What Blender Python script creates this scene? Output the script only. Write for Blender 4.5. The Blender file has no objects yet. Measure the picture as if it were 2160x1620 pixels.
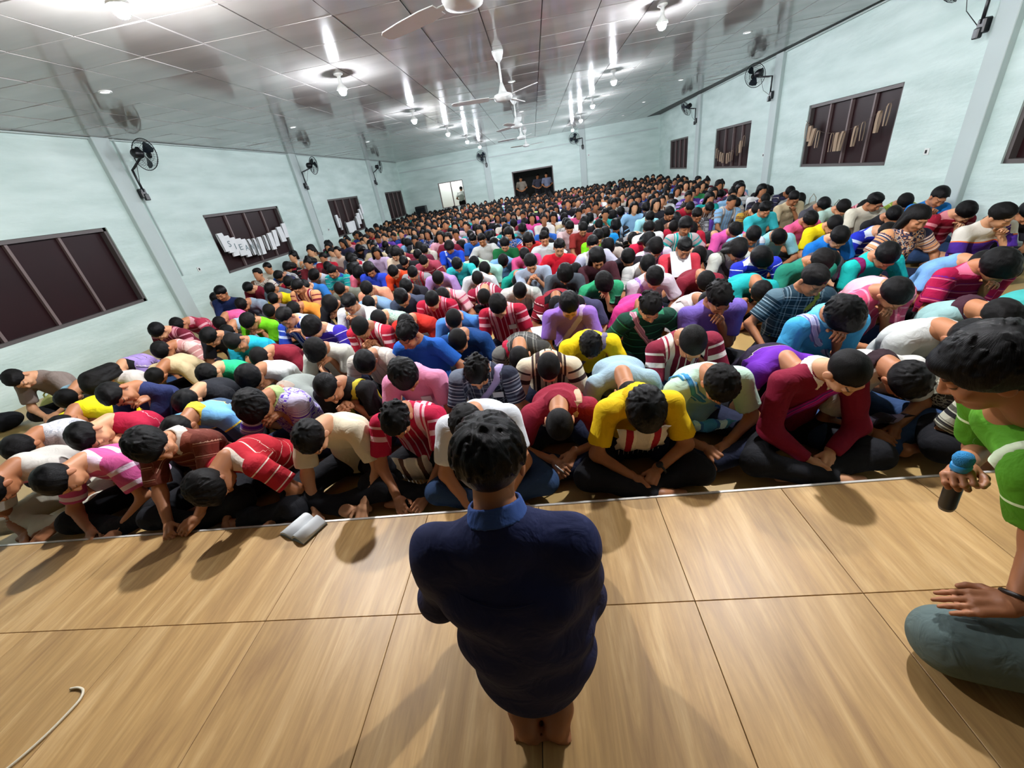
import bpy, math, random
import numpy as np
from mathutils import Matrix, Vector

random.seed(7); RNG = np.random.RandomState(7)
SC = bpy.context.scene
COL = SC.collection
PI = math.pi

# ------------------------------------------------------------------ camera, world, exposure
cam_d = bpy.data.cameras.new('camera'); cam = bpy.data.objects.new('camera', cam_d); COL.objects.link(cam)
cam_d.sensor_fit = 'HORIZONTAL'; cam_d.sensor_width = 36.0; cam_d.lens = 840.0 / 2160.0 * 36.0
cam_d.clip_start = 0.02; cam_d.clip_end = 200
CR = Matrix(((0.98827355, 0.10748195, 0.10845743), (0.04624681, 0.46623808, -0.88344965), (-0.14552187, 0.87810574, 0.45580006)))
cam.matrix_world = Matrix.Translation((0, 0, 1.6)) @ CR.to_quaternion().to_matrix().to_4x4()
SC.camera = cam
w = bpy.data.worlds.new('world'); SC.world = w; w.use_nodes = True
w.node_tree.nodes['Background'].inputs[0].default_value = (0.010, 0.013, 0.02, 1)
w.node_tree.nodes['Background'].inputs[1].default_value = 1.0
SC.view_settings.view_transform = 'Standard'
try: SC.view_settings.look = 'None'
except Exception: pass
SC.view_settings.gamma = 1.0; SC.view_settings.use_curve_mapping = False
SC.view_settings.exposure = 1.32
SC.cycles.max_bounces = 6; SC.cycles.diffuse_bounces = 4; SC.cycles.glossy_bounces = 3
SC.cycles.transmission_bounces = 4; SC.cycles.sample_clamp_indirect = 6.0; SC.cycles.caustics_reflective = False
SC.cycles.caustics_refractive = False; SC.cycles.use_light_tree = True
LAMP = 900.0          # emission of the ceiling bulbs

# ------------------------------------------------------------------ small helpers
def lin(c):
    if isinstance(c, str):
        c = c.lstrip('#'); c = [int(c[i:i+2], 16) / 255 for i in (0, 2, 4)]
    else: c = [v / 255.0 for v in c]
    return tuple((v / 12.92 if v <= 0.04045 else ((v + 0.055) / 1.055) ** 2.4) for v in c) + (1.0,)

def tag(o, label=None, cat=None, group=None, kind=None):
    if label: o['label'] = label
    if cat: o['category'] = cat
    if group: o['group'] = group
    if kind: o['kind'] = kind
    return o

def empty(name, loc=(0, 0, 0), rz=0.0):
    o = bpy.data.objects.new(name, None); o.location = loc; o.rotation_euler = (0, 0, rz); o.empty_display_size = 0.1
    COL.objects.link(o); return o

def link(name, me, parent=None, mats=(), kind=None):
    o = bpy.data.objects.new(name, me); COL.objects.link(o)
    for m in mats: me.materials.append(m)
    if parent is not None: o.parent = parent
    if kind: o['kind'] = kind
    return o

def np_mesh(name, V, Fq, smooth=True, attrs=None, tris=None):
    """V (n,3), Fq (m,4) quads, optional tris (k,3)."""
    V = np.asarray(V, np.float32); me = bpy.data.meshes.new(name)
    Fq = np.asarray(Fq, np.int32).reshape(-1, 4)
    T = np.zeros((0, 3), np.int32) if tris is None else np.asarray(tris, np.int32).reshape(-1, 3)
    nl = Fq.size + T.size; nf = len(Fq) + len(T)
    me.vertices.add(len(V)); me.vertices.foreach_set('co', V.ravel())
    me.loops.add(nl); me.loops.foreach_set('vertex_index', np.concatenate([Fq.ravel(), T.ravel()]))
    me.polygons.add(nf)
    st = np.concatenate([np.arange(len(Fq)) * 4, Fq.size + np.arange(len(T)) * 3]).astype(np.int32)
    me.polygons.foreach_set('loop_start', st)
    me.polygons.foreach_set('use_smooth', np.full(nf, smooth, bool))
    for k, a in (attrs or {}).items():
        a = np.asarray(a, np.float32)
        if a.shape[1] == 3:
            at = me.attributes.new(k, 'FLOAT_VECTOR', 'POINT'); at.data.foreach_set('vector', a.ravel())
        else:
            at = me.attributes.new(k, 'FLOAT_COLOR', 'POINT'); at.data.foreach_set('color', a.ravel())
    me.update(calc_edges=True)
    return me

class MB:
    """mesh builder: boxes, tubes, lathes in one mesh"""
    def __init__(s): s.v = []; s.f = []; s.n = 0
    def add(s, V, F):
        s.v += [tuple(map(float, p)) for p in V]; s.f += [tuple(i + s.n for i in f) for f in F]; s.n += len(V); return s
    def box(s, lo, hi, M=None, bev=0.0):
        x0, y0, z0 = lo; x1, y1, z1 = hi
        if bev <= 0:
            V = [(x0,y0,z0),(x1,y0,z0),(x1,y1,z0),(x0,y1,z0),(x0,y0,z1),(x1,y0,z1),(x1,y1,z1),(x0,y1,z1)]
            F = [(3,2,1,0),(4,5,6,7),(0,1,5,4),(1,2,6,5),(2,3,7,6),(3,0,4,7)]
        else:
            b = bev; V = []; F = []
            for z, i in ((z0, b), (z0 + b, 0), (z1 - b, 0), (z1, b)):
                V += [(x0+i+ (b if i==0 else 0),y0+i,z),(x1-i-(b if i==0 else 0),y0+i,z),(x1-i,y0+i+(b if i==0 else 0),z),(x1-i,y1-i-(b if i==0 else 0),z),
                      (x1-i-(b if i==0 else 0),y1-i,z),(x0+i+(b if i==0 else 0),y1-i,z),(x0+i,y1-i-(b if i==0 else 0),z),(x0+i,y0+i+(b if i==0 else 0),z)]
            for r in range(3):
                for k in range(8):
                    a = r*8+k; c = r*8+(k+1)%8; F.append((a, c, c+8, a+8))
            F.append(tuple(range(7, -1, -1))); F.append(tuple(range(24, 32)))
        if M is not None: V = [tuple(M @ Vector(p)) for p in V]
        return s.add(V, F)
    def tube(s, pts, r, n=8, closed=False, cap=True):
        pts = [Vector(p) for p in pts]; m = len(pts); V = []; F = []
        rr = r if hasattr(r, '__len__') else [r] * m
        up = None
        for i, p in enumerate(pts):
            if closed: t = (pts[(i+1) % m] - pts[i-1])
            else: t = pts[min(i+1, m-1)] - pts[max(i-1, 0)]
            t.normalize()
            if up is None:
                up = Vector((0, 0, 1)) if abs(t.z) < .9 else Vector((1, 0, 0))
            u = (up - t * up.dot(t)).normalized(); v = t.cross(u); up = u
            for k in range(n):
                a = 2 * PI * k / n; V.append(p + (u * math.cos(a) + v * math.sin(a)) * rr[i])
        for i in range(m if closed else m - 1):
            j = (i + 1) % m
            for k in range(n):
                l = (k + 1) % n; F.append((i*n+k, i*n+l, j*n+l, j*n+k))
        if cap and not closed: F.append(tuple(range(n-1, -1, -1))); F.append(tuple((m-1)*n + k for k in range(n)))
        return s.add(V, F)
    def lathe(s, prof, n=16, M=None, cap=True):
        V = []; F = []
        for r, z in prof:
            for k in range(n):
                a = 2*PI*k/n; V.append(Vector((r*math.cos(a), r*math.sin(a), z)))
        for i in range(len(prof)-1):
            for k in range(n):
                l = (k+1) % n; F.append((i*n+k, i*n+l, (i+1)*n+l, (i+1)*n+k))
        if cap: F.append(tuple(range(n-1, -1, -1))); F.append(tuple((len(prof)-1)*n+k for k in range(n)))
        if M is not None: V = [M @ p for p in V]
        return s.add(V, F)
    def mesh(s, name, smooth=False):
        me = bpy.data.meshes.new(name); me.from_pydata(s.v, [], s.f); me.update()
        if smooth: me.polygons.foreach_set('use_smooth', [True] * len(me.polygons))
        return me
    def obj(s, name, mat, parent=None, smooth=False, kind=None):
        return link(name, s.mesh(name, smooth), parent, [mat] if mat else [], kind)

# ------------------------------------------------------------------ materials
def newmat(name):
    m = bpy.data.materials.new(name); m.use_nodes = True
    nt = m.node_tree; b = nt.nodes['Principled BSDF']; return m, nt, b
def N(nt, t, **kw):
    n = nt.nodes.new(t)
    for k, v in kw.items():
        if k.startswith('i_'):
            n.inputs[k[2:].replace('_', ' ')].default_value = v
        else: setattr(n, k, v)
    return n
def simple(name, col, rough=0.6, metal=0.0, noise=0.0, scale=20.0, bump=0.0, spec=None):
    m, nt, b = newmat(name)
    b.inputs['Base Color'].default_value = lin(col); b.inputs['Roughness'].default_value = rough; b.inputs['Metallic'].default_value = metal
    if spec is not None: b.inputs['Specular IOR Level'].default_value = spec
    if noise or bump:
        tc = N(nt, 'ShaderNodeTexCoord'); no = N(nt, 'ShaderNodeTexNoise'); no.inputs['Scale'].default_value = scale; no.inputs['Detail'].default_value = 4
        nt.links.new(tc.outputs['Object'], no.inputs['Vector'])
        if noise:
            mx = N(nt, 'ShaderNodeMix', data_type='RGBA'); c = lin(col)
            mx.inputs[6].default_value = tuple(v * (1 - noise) for v in c[:3]) + (1,); mx.inputs[7].default_value = tuple(min(1, v * (1 + noise)) for v in c[:3]) + (1,)
            nt.links.new(no.outputs['Fac'], mx.inputs[0]); nt.links.new(mx.outputs[2], b.inputs['Base Color'])
        if bump:
            bp = N(nt, 'ShaderNodeBump'); bp.inputs['Strength'].default_value = bump; bp.inputs['Distance'].default_value = 0.01
            nt.links.new(no.outputs['Fac'], bp.inputs['Height']); nt.links.new(bp.outputs['Normal'], b.inputs['Normal'])
    return m
def emis(name, col, s):
    m, nt, b = newmat(name); b.inputs['Base Color'].default_value = lin(col)
    b.inputs['Emission Color'].default_value = lin(col); b.inputs['Emission Strength'].default_value = s; return m

_mc = {}
def cloth(kind, c1, c2=None, c3=None):
    key = (kind, c1, c2, c3)
    if key in _mc: return _mc[key]
    m, nt, b = newmat('cloth_' + kind)
    b.inputs['Roughness'].default_value = 0.85; b.inputs['Specular IOR Level'].default_value = 0.25
    L = nt.links.new
    at = N(nt, 'ShaderNodeAttribute', attribute_name='cl'); sx = N(nt, 'ShaderNodeSeparateXYZ'); L(at.outputs['Vector'], sx.inputs[0])
    C1 = lin(c1); C2 = lin(c2 or c1); C3 = lin(c3 or c2 or c1)
    col = None
    def ramp(stops, interp='CONSTANT'):
        r = N(nt, 'ShaderNodeValToRGB'); e = r.color_ramp; e.interpolation = interp
        e.elements[0].position = stops[0][0]; e.elements[0].color = stops[0][1]
        e.elements[1].position = stops[1][0]; e.elements[1].color = stops[1][1]
        for p, c in stops[2:]:
            q = e.elements.new(p); q.color = c
        return r
    def math_(op, a, bb=None):
        n = N(nt, 'ShaderNodeMath', operation=op)
        if hasattr(a, 'links'): L(a, n.inputs[0])
        else: n.inputs[0].default_value = a
        if bb is not None:
            if hasattr(bb, 'links'): L(bb, n.inputs[1])
            else: n.inputs[1].default_value = bb
        return n.outputs[0]
    if kind == 'plain': 
        rgb = N(nt, 'ShaderNodeRGB'); rgb.outputs[0].default_value = C1; col = rgb.outputs[0]
    elif kind == 'hstripe':      # repeating horizontal stripes
        f = math_('FRACT', math_('MULTIPLY', sx.outputs['Y'], 13.0)); r = ramp([(0, C1), (.62, C2), (.72, C1), (.80, C3), (.84, C1)]); L(f, r.inputs[0]); col = r.outputs[0]
    elif kind == 'bstripe':      # broad horizontal stripes
        f = math_('FRACT', math_('MULTIPLY', sx.outputs['Y'], 9.0)); r = ramp([(0, C1), (.55, C2), (.82, C1)]); L(f, r.inputs[0]); col = r.outputs[0]
    elif kind == 'vstripe':      # woven tunic: paired bands down front, stripes on the sleeve
        a = math_('ABSOLUTE', sx.outputs['X']); f = math_('MULTIPLY', a, 2.6)
        r = ramp([(0, C1), (.045, C2), (.07, C1), (.16, C2), (.24, C3), (.27, C2), (.31, C1), (.46, C2), (.50, C1), (.62, C2), (.70, C1)]); L(f, r.inputs[0]); col = r.outputs[0]
    elif kind == 'vpin':         # fine vertical stripes
        f = math_('FRACT', math_('MULTIPLY', sx.outputs['X'], 16.0)); r = ramp([(0, C1), (.7, C2), (.9, C1)]); L(f, r.inputs[0]); col = r.outputs[0]
    elif kind == 'plaid':
        f = math_('FRACT', math_('MULTIPLY', sx.outputs['X'], 14.0)); r = ramp([(0, C1), (.45, C2), (.62, C1), (.8, C3), (.86, C1)]); L(f, r.inputs[0])
        g = math_('FRACT', math_('MULTIPLY', sx.outputs['Y'], 14.0)); r2 = ramp([(0, C1), (.45, C2), (.62, C1), (.8, C3), (.86, C1)]); L(g, r2.inputs[0])
        mx = N(nt, 'ShaderNodeMix', data_type='RGBA'); mx.inputs[0].default_value = .5; L(r.outputs[0], mx.inputs[6]); L(r2.outputs[0], mx.inputs[7]); col = mx.outputs[2]
    elif kind == 'yoke':         # shoulder part in second colour
        r = ramp([(0, C1), (.36, C3), (.375, C2)]); L(sx.outputs['Y'], r.inputs[0]); col = r.outputs[0]
    elif kind == 'band':
        r = ramp([(0, C1), (.30, C3), (.375, C2)]); L(sx.outputs['Y'], r.inputs[0]); col = r.outputs[0]
    elif kind == 'print':        # mottled print
        no = N(nt, 'ShaderNodeTexNoise'); no.inputs['Scale'].default_value = 34; no.inputs['Detail'].default_value = 1
        L(at.outputs['Vector'], no.inputs['Vector']); r = ramp([(0, C1), (.46, C2), (.55, C3), (.62, C1)]); L(no.outputs['Fac'], r.inputs[0]); col = r.outputs[0]
    elif kind == 'woven':        # sash bands along strap width (u) : cl.x is 0..1 across
        r = ramp([(0, C1), (.16, C2), (.30, C3), (.36, C1), (.64, C3), (.70, C2), (.84, C1)]); L(sx.outputs['X'], r.inputs[0]); col = r.outputs[0]
    no = N(nt, 'ShaderNodeTexNoise'); no.inputs['Scale'].default_value = 900; tc = N(nt, 'ShaderNodeTexCoord'); L(tc.outputs['Object'], no.inputs['Vector'])
    n2 = N(nt, 'ShaderNodeTexNoise'); n2.inputs['Scale'].default_value = 13; n2.inputs['Detail'].default_value = 3; n2.inputs['Distortion'].default_value = .8; L(tc.outputs['Object'], n2.inputs['Vector'])
    b1 = N(nt, 'ShaderNodeBump'); b1.inputs['Strength'].default_value = .25; b1.inputs['Distance'].default_value = .002; L(no.outputs['Fac'], b1.inputs['Height'])
    b2 = N(nt, 'ShaderNodeBump'); b2.inputs['Strength'].default_value = .65; b2.inputs['Distance'].default_value = .018; L(n2.outputs['Fac'], b2.inputs['Height']); L(b1.outputs['Normal'], b2.inputs['Normal'])
    L(b2.outputs['Normal'], b.inputs['Normal'])
    L(col, b.inputs['Base Color'])
    _mc[key] = m
    return m

def skin_mat(col):
    key = ('skin', col)
    if key in _mc: return _mc[key]
    m, nt, b = newmat('skin'); L = nt.links.new
    at = N(nt, 'ShaderNodeAttribute', attribute_name='tint')
    tc = N(nt, 'ShaderNodeTexCoord'); no = N(nt, 'ShaderNodeTexNoise'); no.inputs['Scale'].default_value = 14; L(tc.outputs['Object'], no.inputs['Vector'])
    c = lin(col); mx = N(nt, 'ShaderNodeMix', data_type='RGBA'); mx.inputs[6].default_value = tuple(v*.86 for v in c[:3])+(1,); mx.inputs[7].default_value = (min(1,c[0]*1.12), c[1]*1.08, c[2]*1.06, 1)
    L(no.outputs['Fac'], mx.inputs[0])
    mu = N(nt, 'ShaderNodeMix', data_type='RGBA', blend_type='MULTIPLY'); mu.inputs[0].default_value = 1.0; L(mx.outputs[2], mu.inputs[6]); L(at.outputs['Color'], mu.inputs[7])
    L(mu.outputs[2], b.inputs['Base Color'])
    b.inputs['Roughness'].default_value = .5; b.inputs['Specular IOR Level'].default_value = .35
    b.inputs['Subsurface Weight'].default_value = 0.0
    _mc[key] = m; return m
def hair_mat(col='#080707', rough=.42):
    key = ('hair', col, rough)
    if key in _mc: return _mc[key]
    m, nt, b = newmat('hair'); L = nt.links.new
    at = N(nt, 'ShaderNodeAttribute', attribute_name='flow'); no = N(nt, 'ShaderNodeTexNoise'); no.inputs['Scale'].default_value = 30; no.inputs['Detail'].default_value = 4; no.inputs['Roughness'].default_value = .7
    L(at.outputs['Vector'], no.inputs['Vector'])
    bp = N(nt, 'ShaderNodeBump'); bp.inputs['Strength'].default_value = .7; bp.inputs['Distance'].default_value = .004; L(no.outputs['Fac'], bp.inputs['Height']); L(bp.outputs['Normal'], b.inputs['Normal'])
    b.inputs['Base Color'].default_value = lin(col); b.inputs['Roughness'].default_value = rough; b.inputs['Specular IOR Level'].default_value = .14
    _mc[key] = m; return m

# ------------------------------------------------------------------ implicit surfaces -> meshes
def v3(*a): return np.array(a, np.float32)
def nrm(a): a = np.asarray(a, np.float32); return a / (np.linalg.norm(a) + 1e-9)

class Cone:      # round cone between a and b, squashed along unit vector L by 1/s
    def __init__(s, a, b, ra, rb, L=None, sq=1.0, capb=False, capa=False, off=0.0, k=None):
        s.a = np.asarray(a, np.float32); s.b = np.asarray(b, np.float32); s.ra = ra + off; s.rb = rb + off
        s.L = None if L is None else nrm(L); s.s = sq; s.capb = capb; s.capa = capa; s.k = k
    def box(s):
        r = max(s.ra, s.rb) * max(1, s.s); return np.minimum(s.a, s.b) - r, np.maximum(s.a, s.b) + r
    def d(s, P):
        ba = s.b - s.a; l2 = float(ba @ ba) + 1e-9; pa = P - s.a
        t = pa @ ba / l2
        tc = np.clip(t, 0, 1); q = pa - tc[..., None] * ba
        d2 = np.einsum('...i,...i', q, q)
        if s.L is not None:
            ql = q @ s.L; d2 = np.maximum(d2 - ql * ql * (1 - 1 / (s.s * s.s)), 0)
        d = np.sqrt(d2) - (s.ra + (s.rb - s.ra) * tc)
        if s.capb: d = np.maximum(d, (t - 1) * math.sqrt(l2))
        if s.capa: d = np.maximum(d, -t * math.sqrt(l2))
        return d
class Ell:
    def __init__(s, c, r, R=None, k=None):
        s.c = np.asarray(c, np.float32); s.r = np.asarray(r, np.float32); s.R = None if R is None else np.asarray(R, np.float32); s.k = k
    def box(s):
        m = float(max(s.r)); return s.c - m, s.c + m
    def d(s, P):
        q = P - s.c
        if s.R is not None: q = q @ s.R      # columns of R = local axes
        k0 = np.linalg.norm(q / s.r, axis=-1); k1 = np.linalg.norm(q / (s.r * s.r), axis=-1) + 1e-9
        return k0 * (k0 - 1) / k1

def field(prims, h, k=0.03, lo=None, hi=None, post=None, pad=0.02):
    if lo is None:
        bs = [p.box() for p in prims]; lo = np.min([b[0] for b in bs], 0) - pad; hi = np.max([b[1] for b in bs], 0) + pad
    lo = np.asarray(lo, np.float32); n = np.maximum(np.ceil((np.asarray(hi) - lo) / h).astype(int) + 1, 4)
    ax = [lo[i] + h * np.arange(n[i], dtype=np.float32) for i in range(3)]
    F = np.full(tuple(n), 0.5, np.float32)
    for p in prims:
        kk = k if p.k is None else p.k
        a, b = p.box(); m = kk + 2.5 * h
        i0 = np.clip(np.floor((a - m - lo) / h).astype(int), 0, n - 1); i1 = np.clip(np.ceil((b + m - lo) / h).astype(int) + 1, 1, n)
        sl = tuple(slice(i0[i], i1[i]) for i in range(3))
        P = np.stack(np.meshgrid(ax[0][sl[0]], ax[1][sl[1]], ax[2][sl[2]], indexing='ij'), -1)
        d = p.d(P).astype(np.float32); A = F[sl]
        if kk > 0:
            hh = np.clip(.5 + .5 * (A - d) / kk, 0, 1); F[sl] = A * (1 - hh) + d * hh - kk * hh * (1 - hh)
        else: F[sl] = np.minimum(A, d)
    if post is not None:
        P = np.stack(np.meshgrid(*ax, indexing='ij'), -1); F = post(F, P)
    return F, lo, h

def nets(F, lo, h):
    S = F < 0; n = np.array(F.shape)
    c = n - 1
    acc = np.zeros(tuple(c) + (3,), np.float32); cnt = np.zeros(tuple(c), np.float32)
    for ax in range(3):
        o1, o2 = [i for i in range(3) if i != ax]
        for u in (0, 1):
            for v in (0, 1):
                s0 = [slice(0, c[0]), slice(0, c[1]), slice(0, c[2])]
                off = [0, 0, 0]; off[o1] = u; off[o2] = v
                sa = tuple(slice(off[i], off[i] + c[i]) for i in range(3))
                ob = list(off); ob[ax] = 1
                sb = tuple(slice(ob[i], ob[i] + c[i]) for i in range(3))
                A = F[sa]; B = F[sb]; cr = S[sa] != S[sb]
                t = np.where(cr, A / np.where(cr, A - B, 1), 0)
                acc[..., ax] += np.where(cr, t, 0); acc[..., o1] += cr * u; acc[..., o2] += cr * v
                cnt += cr
    act = cnt > 0; idx = np.full(tuple(c), -1, np.int32); ii = np.argwhere(act); idx[act] = np.arange(len(ii))
    V = (ii + acc[act] / cnt[act][:, None]) * h + lo
    quads = []
    for ax in range(3):
        o1, o2 = [i for i in range(3) if i != ax]
        sa = [slice(None)] * 3; sb = [slice(None)] * 3
        sa[ax] = slice(0, n[ax] - 1); sb[ax] = slice(1, n[ax])
        for o in (o1, o2): sa[o] = slice(1, n[o] - 1); sb[o] = slice(1, n[o] - 1)
        A = S[tuple(sa)]; B = S[tuple(sb)]; cr = np.argwhere(A != B)
        if len(cr) == 0: continue
        base = cr.copy(); base[:, o1] += 1; base[:, o2] += 1
        def g(d1, d2):
            q = base.copy(); q[:, o1] += d1; q[:, o2] += d2; return idx[q[:, 0], q[:, 1], q[:, 2]]
        q = np.stack([g(-1, -1), g(0, -1), g(0, 0), g(-1, 0)], 1)
        flip = A[tuple(cr.T)]
        if ax == 1: flip = ~flip
        q[~flip] = q[~flip][:, ::-1]
        quads.append(q)
    Q = np.concatenate(quads) if quads else np.zeros((0, 4), np.int32)
    return V.astype(np.float32), Q

def wrinkle(amp, seed, fr=26.0):
    r = np.random.RandomState(seed); p = r.rand(6) * 6.28; D = r.normal(size=(3, 3)); D /= np.linalg.norm(D, axis=1)[:, None]
    def post(F, P):
        a = P @ D[0].astype(np.float32) * fr + p[0]; b = P @ D[1].astype(np.float32) * fr * 1.7 + p[1]; c = P @ D[2].astype(np.float32) * fr * .6 + p[2]
        return F + amp * (np.sin(a + 1.4 * np.sin(c)) * .6 + np.sin(b + 1.8 * np.sin(a * .5 + p[3])) * .4)
    return post

# ------------------------------------------------------------------ head, hair and hand prototypes (head frame: face towards -Y, up Z, origin at head centre)
def head_mesh(h, fine=True):
    pr = [Ell((0, .016, .026), (.073, .090, .080)), Ell((0, -.028, -.030), (.058, .060, .074)), Ell((0, -.052, -.086), (.032, .030, .026)),
          Cone((0, .022, -.05), (0, .034, -.155), .050, .056)]
    if fine:
        pr += [Cone((-.030, -.078, .022), (.030, -.078, .022), .012, .012, k=.02), Cone((0, -.088, .004), (0, -.103, -.030), .008, .012, k=.012),
               Ell((-.012, -.095, -.033), (.008, .008, .006), k=.008), Ell((.012, -.095, -.033), (.008, .008, .006), k=.008),
               Ell((-.034, -.064, -.030), (.022, .02, .022), k=.02), Ell((.034, -.064, -.030), (.022, .02, .022), k=.02),
               Cone((-.019, -.083, -.060), (.019, -.083, -.060), .006, .006, k=.006), Cone((-.014, -.084, -.069), (.014, -.084, -.069), .007, .007, k=.006)]
    pr += [Ell((-.076, .010, -.014), (.009, .020, .031), k=.008), Ell((.076, .010, -.014), (.009, .020, .031), k=.008)]
    def post(F, P):
        if not fine: return F
        for sx in (-1, 1):
            d = np.linalg.norm((P - v3(sx * .031, -.096, .002)) / v3(1.25, 1, .85), axis=-1) - .0135
            F = np.maximum(F, -d)
            e = np.linalg.norm(P - v3(sx * .031, -.0735, .001), axis=-1) - .0145
            F = np.minimum(F, e)
        return F
    F, lo, hh = field(pr, h, .022, post=post)
    V, Q = nets(F, lo, hh)
    T = np.ones((len(V), 4), np.float32)
    x = np.abs(V[:, 0]); y = V[:, 1]; z = V[:, 2]
    if fine:
        brow = (np.abs(x - .031) < .019) & (np.abs(z - (.024 + .10 * (x - .03))) < .0042) & (y < -.06); T[brow, :3] = (.10, .09, .09)
        lash = (np.abs(x - .031) < .014) & (np.abs(z + .0035) < .0030) & (y < -.07); T[lash, :3] = (.10, .08, .08)
        lip = (x < .022) & (np.abs(z + .064) < .009) & (y < -.078); T[lip, :3] = (.86, .58, .58)
    T[(x > .078)] *= (.93, .85, .85, 1)
    return V, Q, T

def hair_mesh(h, style='short', seed=0):
    r = np.random.RandomState(seed + 11)
    g = {'short': .010, 'crop': .004, 'mop': .020, 'spiky': .014, 'long': .014, 'bun': .008, 'flat': .012, 'cap': .012}[style]
    pr = [Ell((0, .018, .030), (.074 + g, .091 + g, .081 + g))]
    if style == 'flat': pr = [Ell((0, .016, .030), (.080, .098, .080)), Ell((0, .000, .088), (.062, .080, .030))]
    if style == 'mop': pr += [Ell((0, -.055, .062), (.062, .05, .036)), Ell((-.055, .0, .02), (.035, .07, .045)), Ell((.055, .0, .02), (.035, .07, .045))]
    nl, ll, lf = {'short': (90, .042, .05), 'mop': (120, .060, .10), 'spiky': (210, .050, .17), 'long': (60, .07, .0), 'flat': (60, .035, .12)}.get(style, (0, 0, 0))
    if h > .007: nl = 0
    cc = v3(0, .018, .030); rd = v3(.072 + g, .089 + g, .079 + g); wh = nrm(v3(.1, .45, .9))
    for i in range(nl):
        e = math.asin(.02 + .97 * r.rand()); a = r.rand() * 6.28; d = v3(math.cos(a) * math.cos(e), math.sin(a) * math.cos(e), math.sin(e)); p = cc + d * rd
        rr = .0085 * (.7 + .5 * r.rand())
        jit = v3(*r.normal(0, .35, 3)); lft = lf * (.4 + r.rand())
        for s_ in range(3):
            dn = nrm((p - cc) / rd / rd); fl = nrm((p - cc) - wh * .12); fl = fl - dn * (fl @ dn); fl = nrm(fl + jit - dn * (jit @ dn)); q = p + fl * ll / 3 + dn * (lft * ll / 3 - .0025)
            pr.append(Cone(p, q, rr, rr * .78, k=.003)); p = q; rr *= .78
    if style == 'long':
        pr += [Cone((0, .075, .03), (0, .105, -.20), .07, .06, L=(1, 0, 0), sq=1.25), Cone((-.07, .02, 0), (-.085, .05, -.17), .03, .03), Cone((.07, .02, 0), (.085, .05, -.17), .03, .03)]
    if style == 'bun': pr += [Ell((0, .07, .115), (.038, .038, .034))]
    if style == 'cap': pr += [Ell((0, -.085, .055), (.062, .062, .010))]
    ph = r.rand(4) * 6.28; lowz = {'crop': -.004, 'mop': -.025, 'long': -.01, 'cap': .012}.get(style, -.008)
    def post(F, P):
        x, y, z = P[..., 0], P[..., 1], P[..., 2]
        am = .0006 if style in ('crop', 'cap') else (.0006 if h < .007 else .002)
        if h > .010: F = np.maximum(F, (z < .5) * (.010 - (y + .062)) * (z < .062) * 1.0 + (z >= .062) * -.5)
        F = F + am * (np.sin(x * 210 + ph[0] + 3 * np.sin(y * 60 + ph[1])) * .5 + np.sin(y * 150 + x * 90 + ph[2] + 2 * np.sin(z * 80)) * .5)
        hl = lowz + .052 - .62 * (y + .075) + .006 * np.sin(x * 120 + ph[3])      # hairline height, falls towards the nape
        hl = np.where(y > .03, np.minimum(hl, -.066 - .25 * (y - .03)), hl)
        hl = np.where((y > -.02) & (y < .03), np.minimum(hl, .012), hl)
        side = (np.abs(x) > .06) & (y < .028) & (y > -.03)
        hl = np.where(side & (style != 'mop'), np.maximum(hl, -.012), hl)
        if style == 'long': hl = np.where(y > -.02, -.5, hl)
        cut = (hl - z) * .8
        return np.maximum(F, cut)
    F, lo, hh = field(pr, h, .02, post=post)
    return nets(F, lo, hh)
def flow_attr(V):
    """angle around the crown and a slow run along the strand"""
    c = V - v3(0, .05, .06); e = nrm(v3(.05, .35, .93)); z = c @ e; a = c - z[:, None] * e; rr = np.linalg.norm(a, axis=1) + 1e-5
    return np.stack([a[:, 0] / rr, a[:, 1] / rr, np.arctan2(rr, z + .05) * .12], 1)

def hand_mesh(h, pose='relax', side=1):
    """wrist at origin, fingers towards -Y, palm facing -Z, thumb on +X*side"""
    cur = {'relax': (.35, .55, .45), 'flat': (.05, .08, .06), 'fist': (1.25, 1.5, 1.0), 'grip': (.9, 1.2, .8), 'clasp': (.6, 1.0, .7)}[pose]
    pr = [Cone((-.004 * side, .03, 0), (0, -.02, 0), .026, .026, L=(1, 0, 0), sq=1.1),
          Cone((-.020, -.02, 0), (-.027, -.080, 0), .015, .0125), Cone((.022, -.02, 0), (.027, -.082, 0), .015, .0125), Cone((0, -.015, 0), (0, -.083, .002), .017, .013)]
    for i, (x, l) in enumerate(((-.030, .062), (-.010, .076), (.010, .083), (.030, .074))):
        x *= 1; l_ = l
        xx = x if side > 0 else -x
        p = v3(xx, -.082 - (.004 if abs(x) < .02 else 0), 0); a = 0
        rr = .0088
        for j, (c, fr) in enumerate(zip(cur, (.45, .31, .26))):
            a += c * (1.0 + .08 * i); q = p + v3(xx * .10, -math.cos(a), -math.sin(a)) * l_ * fr
            pr.append(Cone(p, q, rr, rr - .0009, k=.006)); p = q; rr -= .0009
    t0 = v3(.024 * side, -.018, -.004); a = .35 if pose in ('flat', 'relax') else .8
    t1 = t0 + v3(.030 * side * (1.15 - a * .5), -.028, -.012 * (1 + a)); t2 = t1 + v3(.012 * side * (1 - a), -.028, -.010 * a); t3 = t2 + v3(-.004 * side * a, -.020, -.007 * a)
    pr += [Cone(t0, t1, .014, .011, k=.012), Cone(t1, t2, .0105, .0095, k=.006), Cone(t2, t3, .0093, .008, k=.006)]
    F, lo, hh = field(pr, h, .012, pad=.012)
    return nets(F, lo, hh)

_cache = {}
def proto(fn, *a):
    key = (fn.__name__,) + a
    if key not in _cache: _cache[key] = fn(*a)
    return _cache[key]

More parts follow.
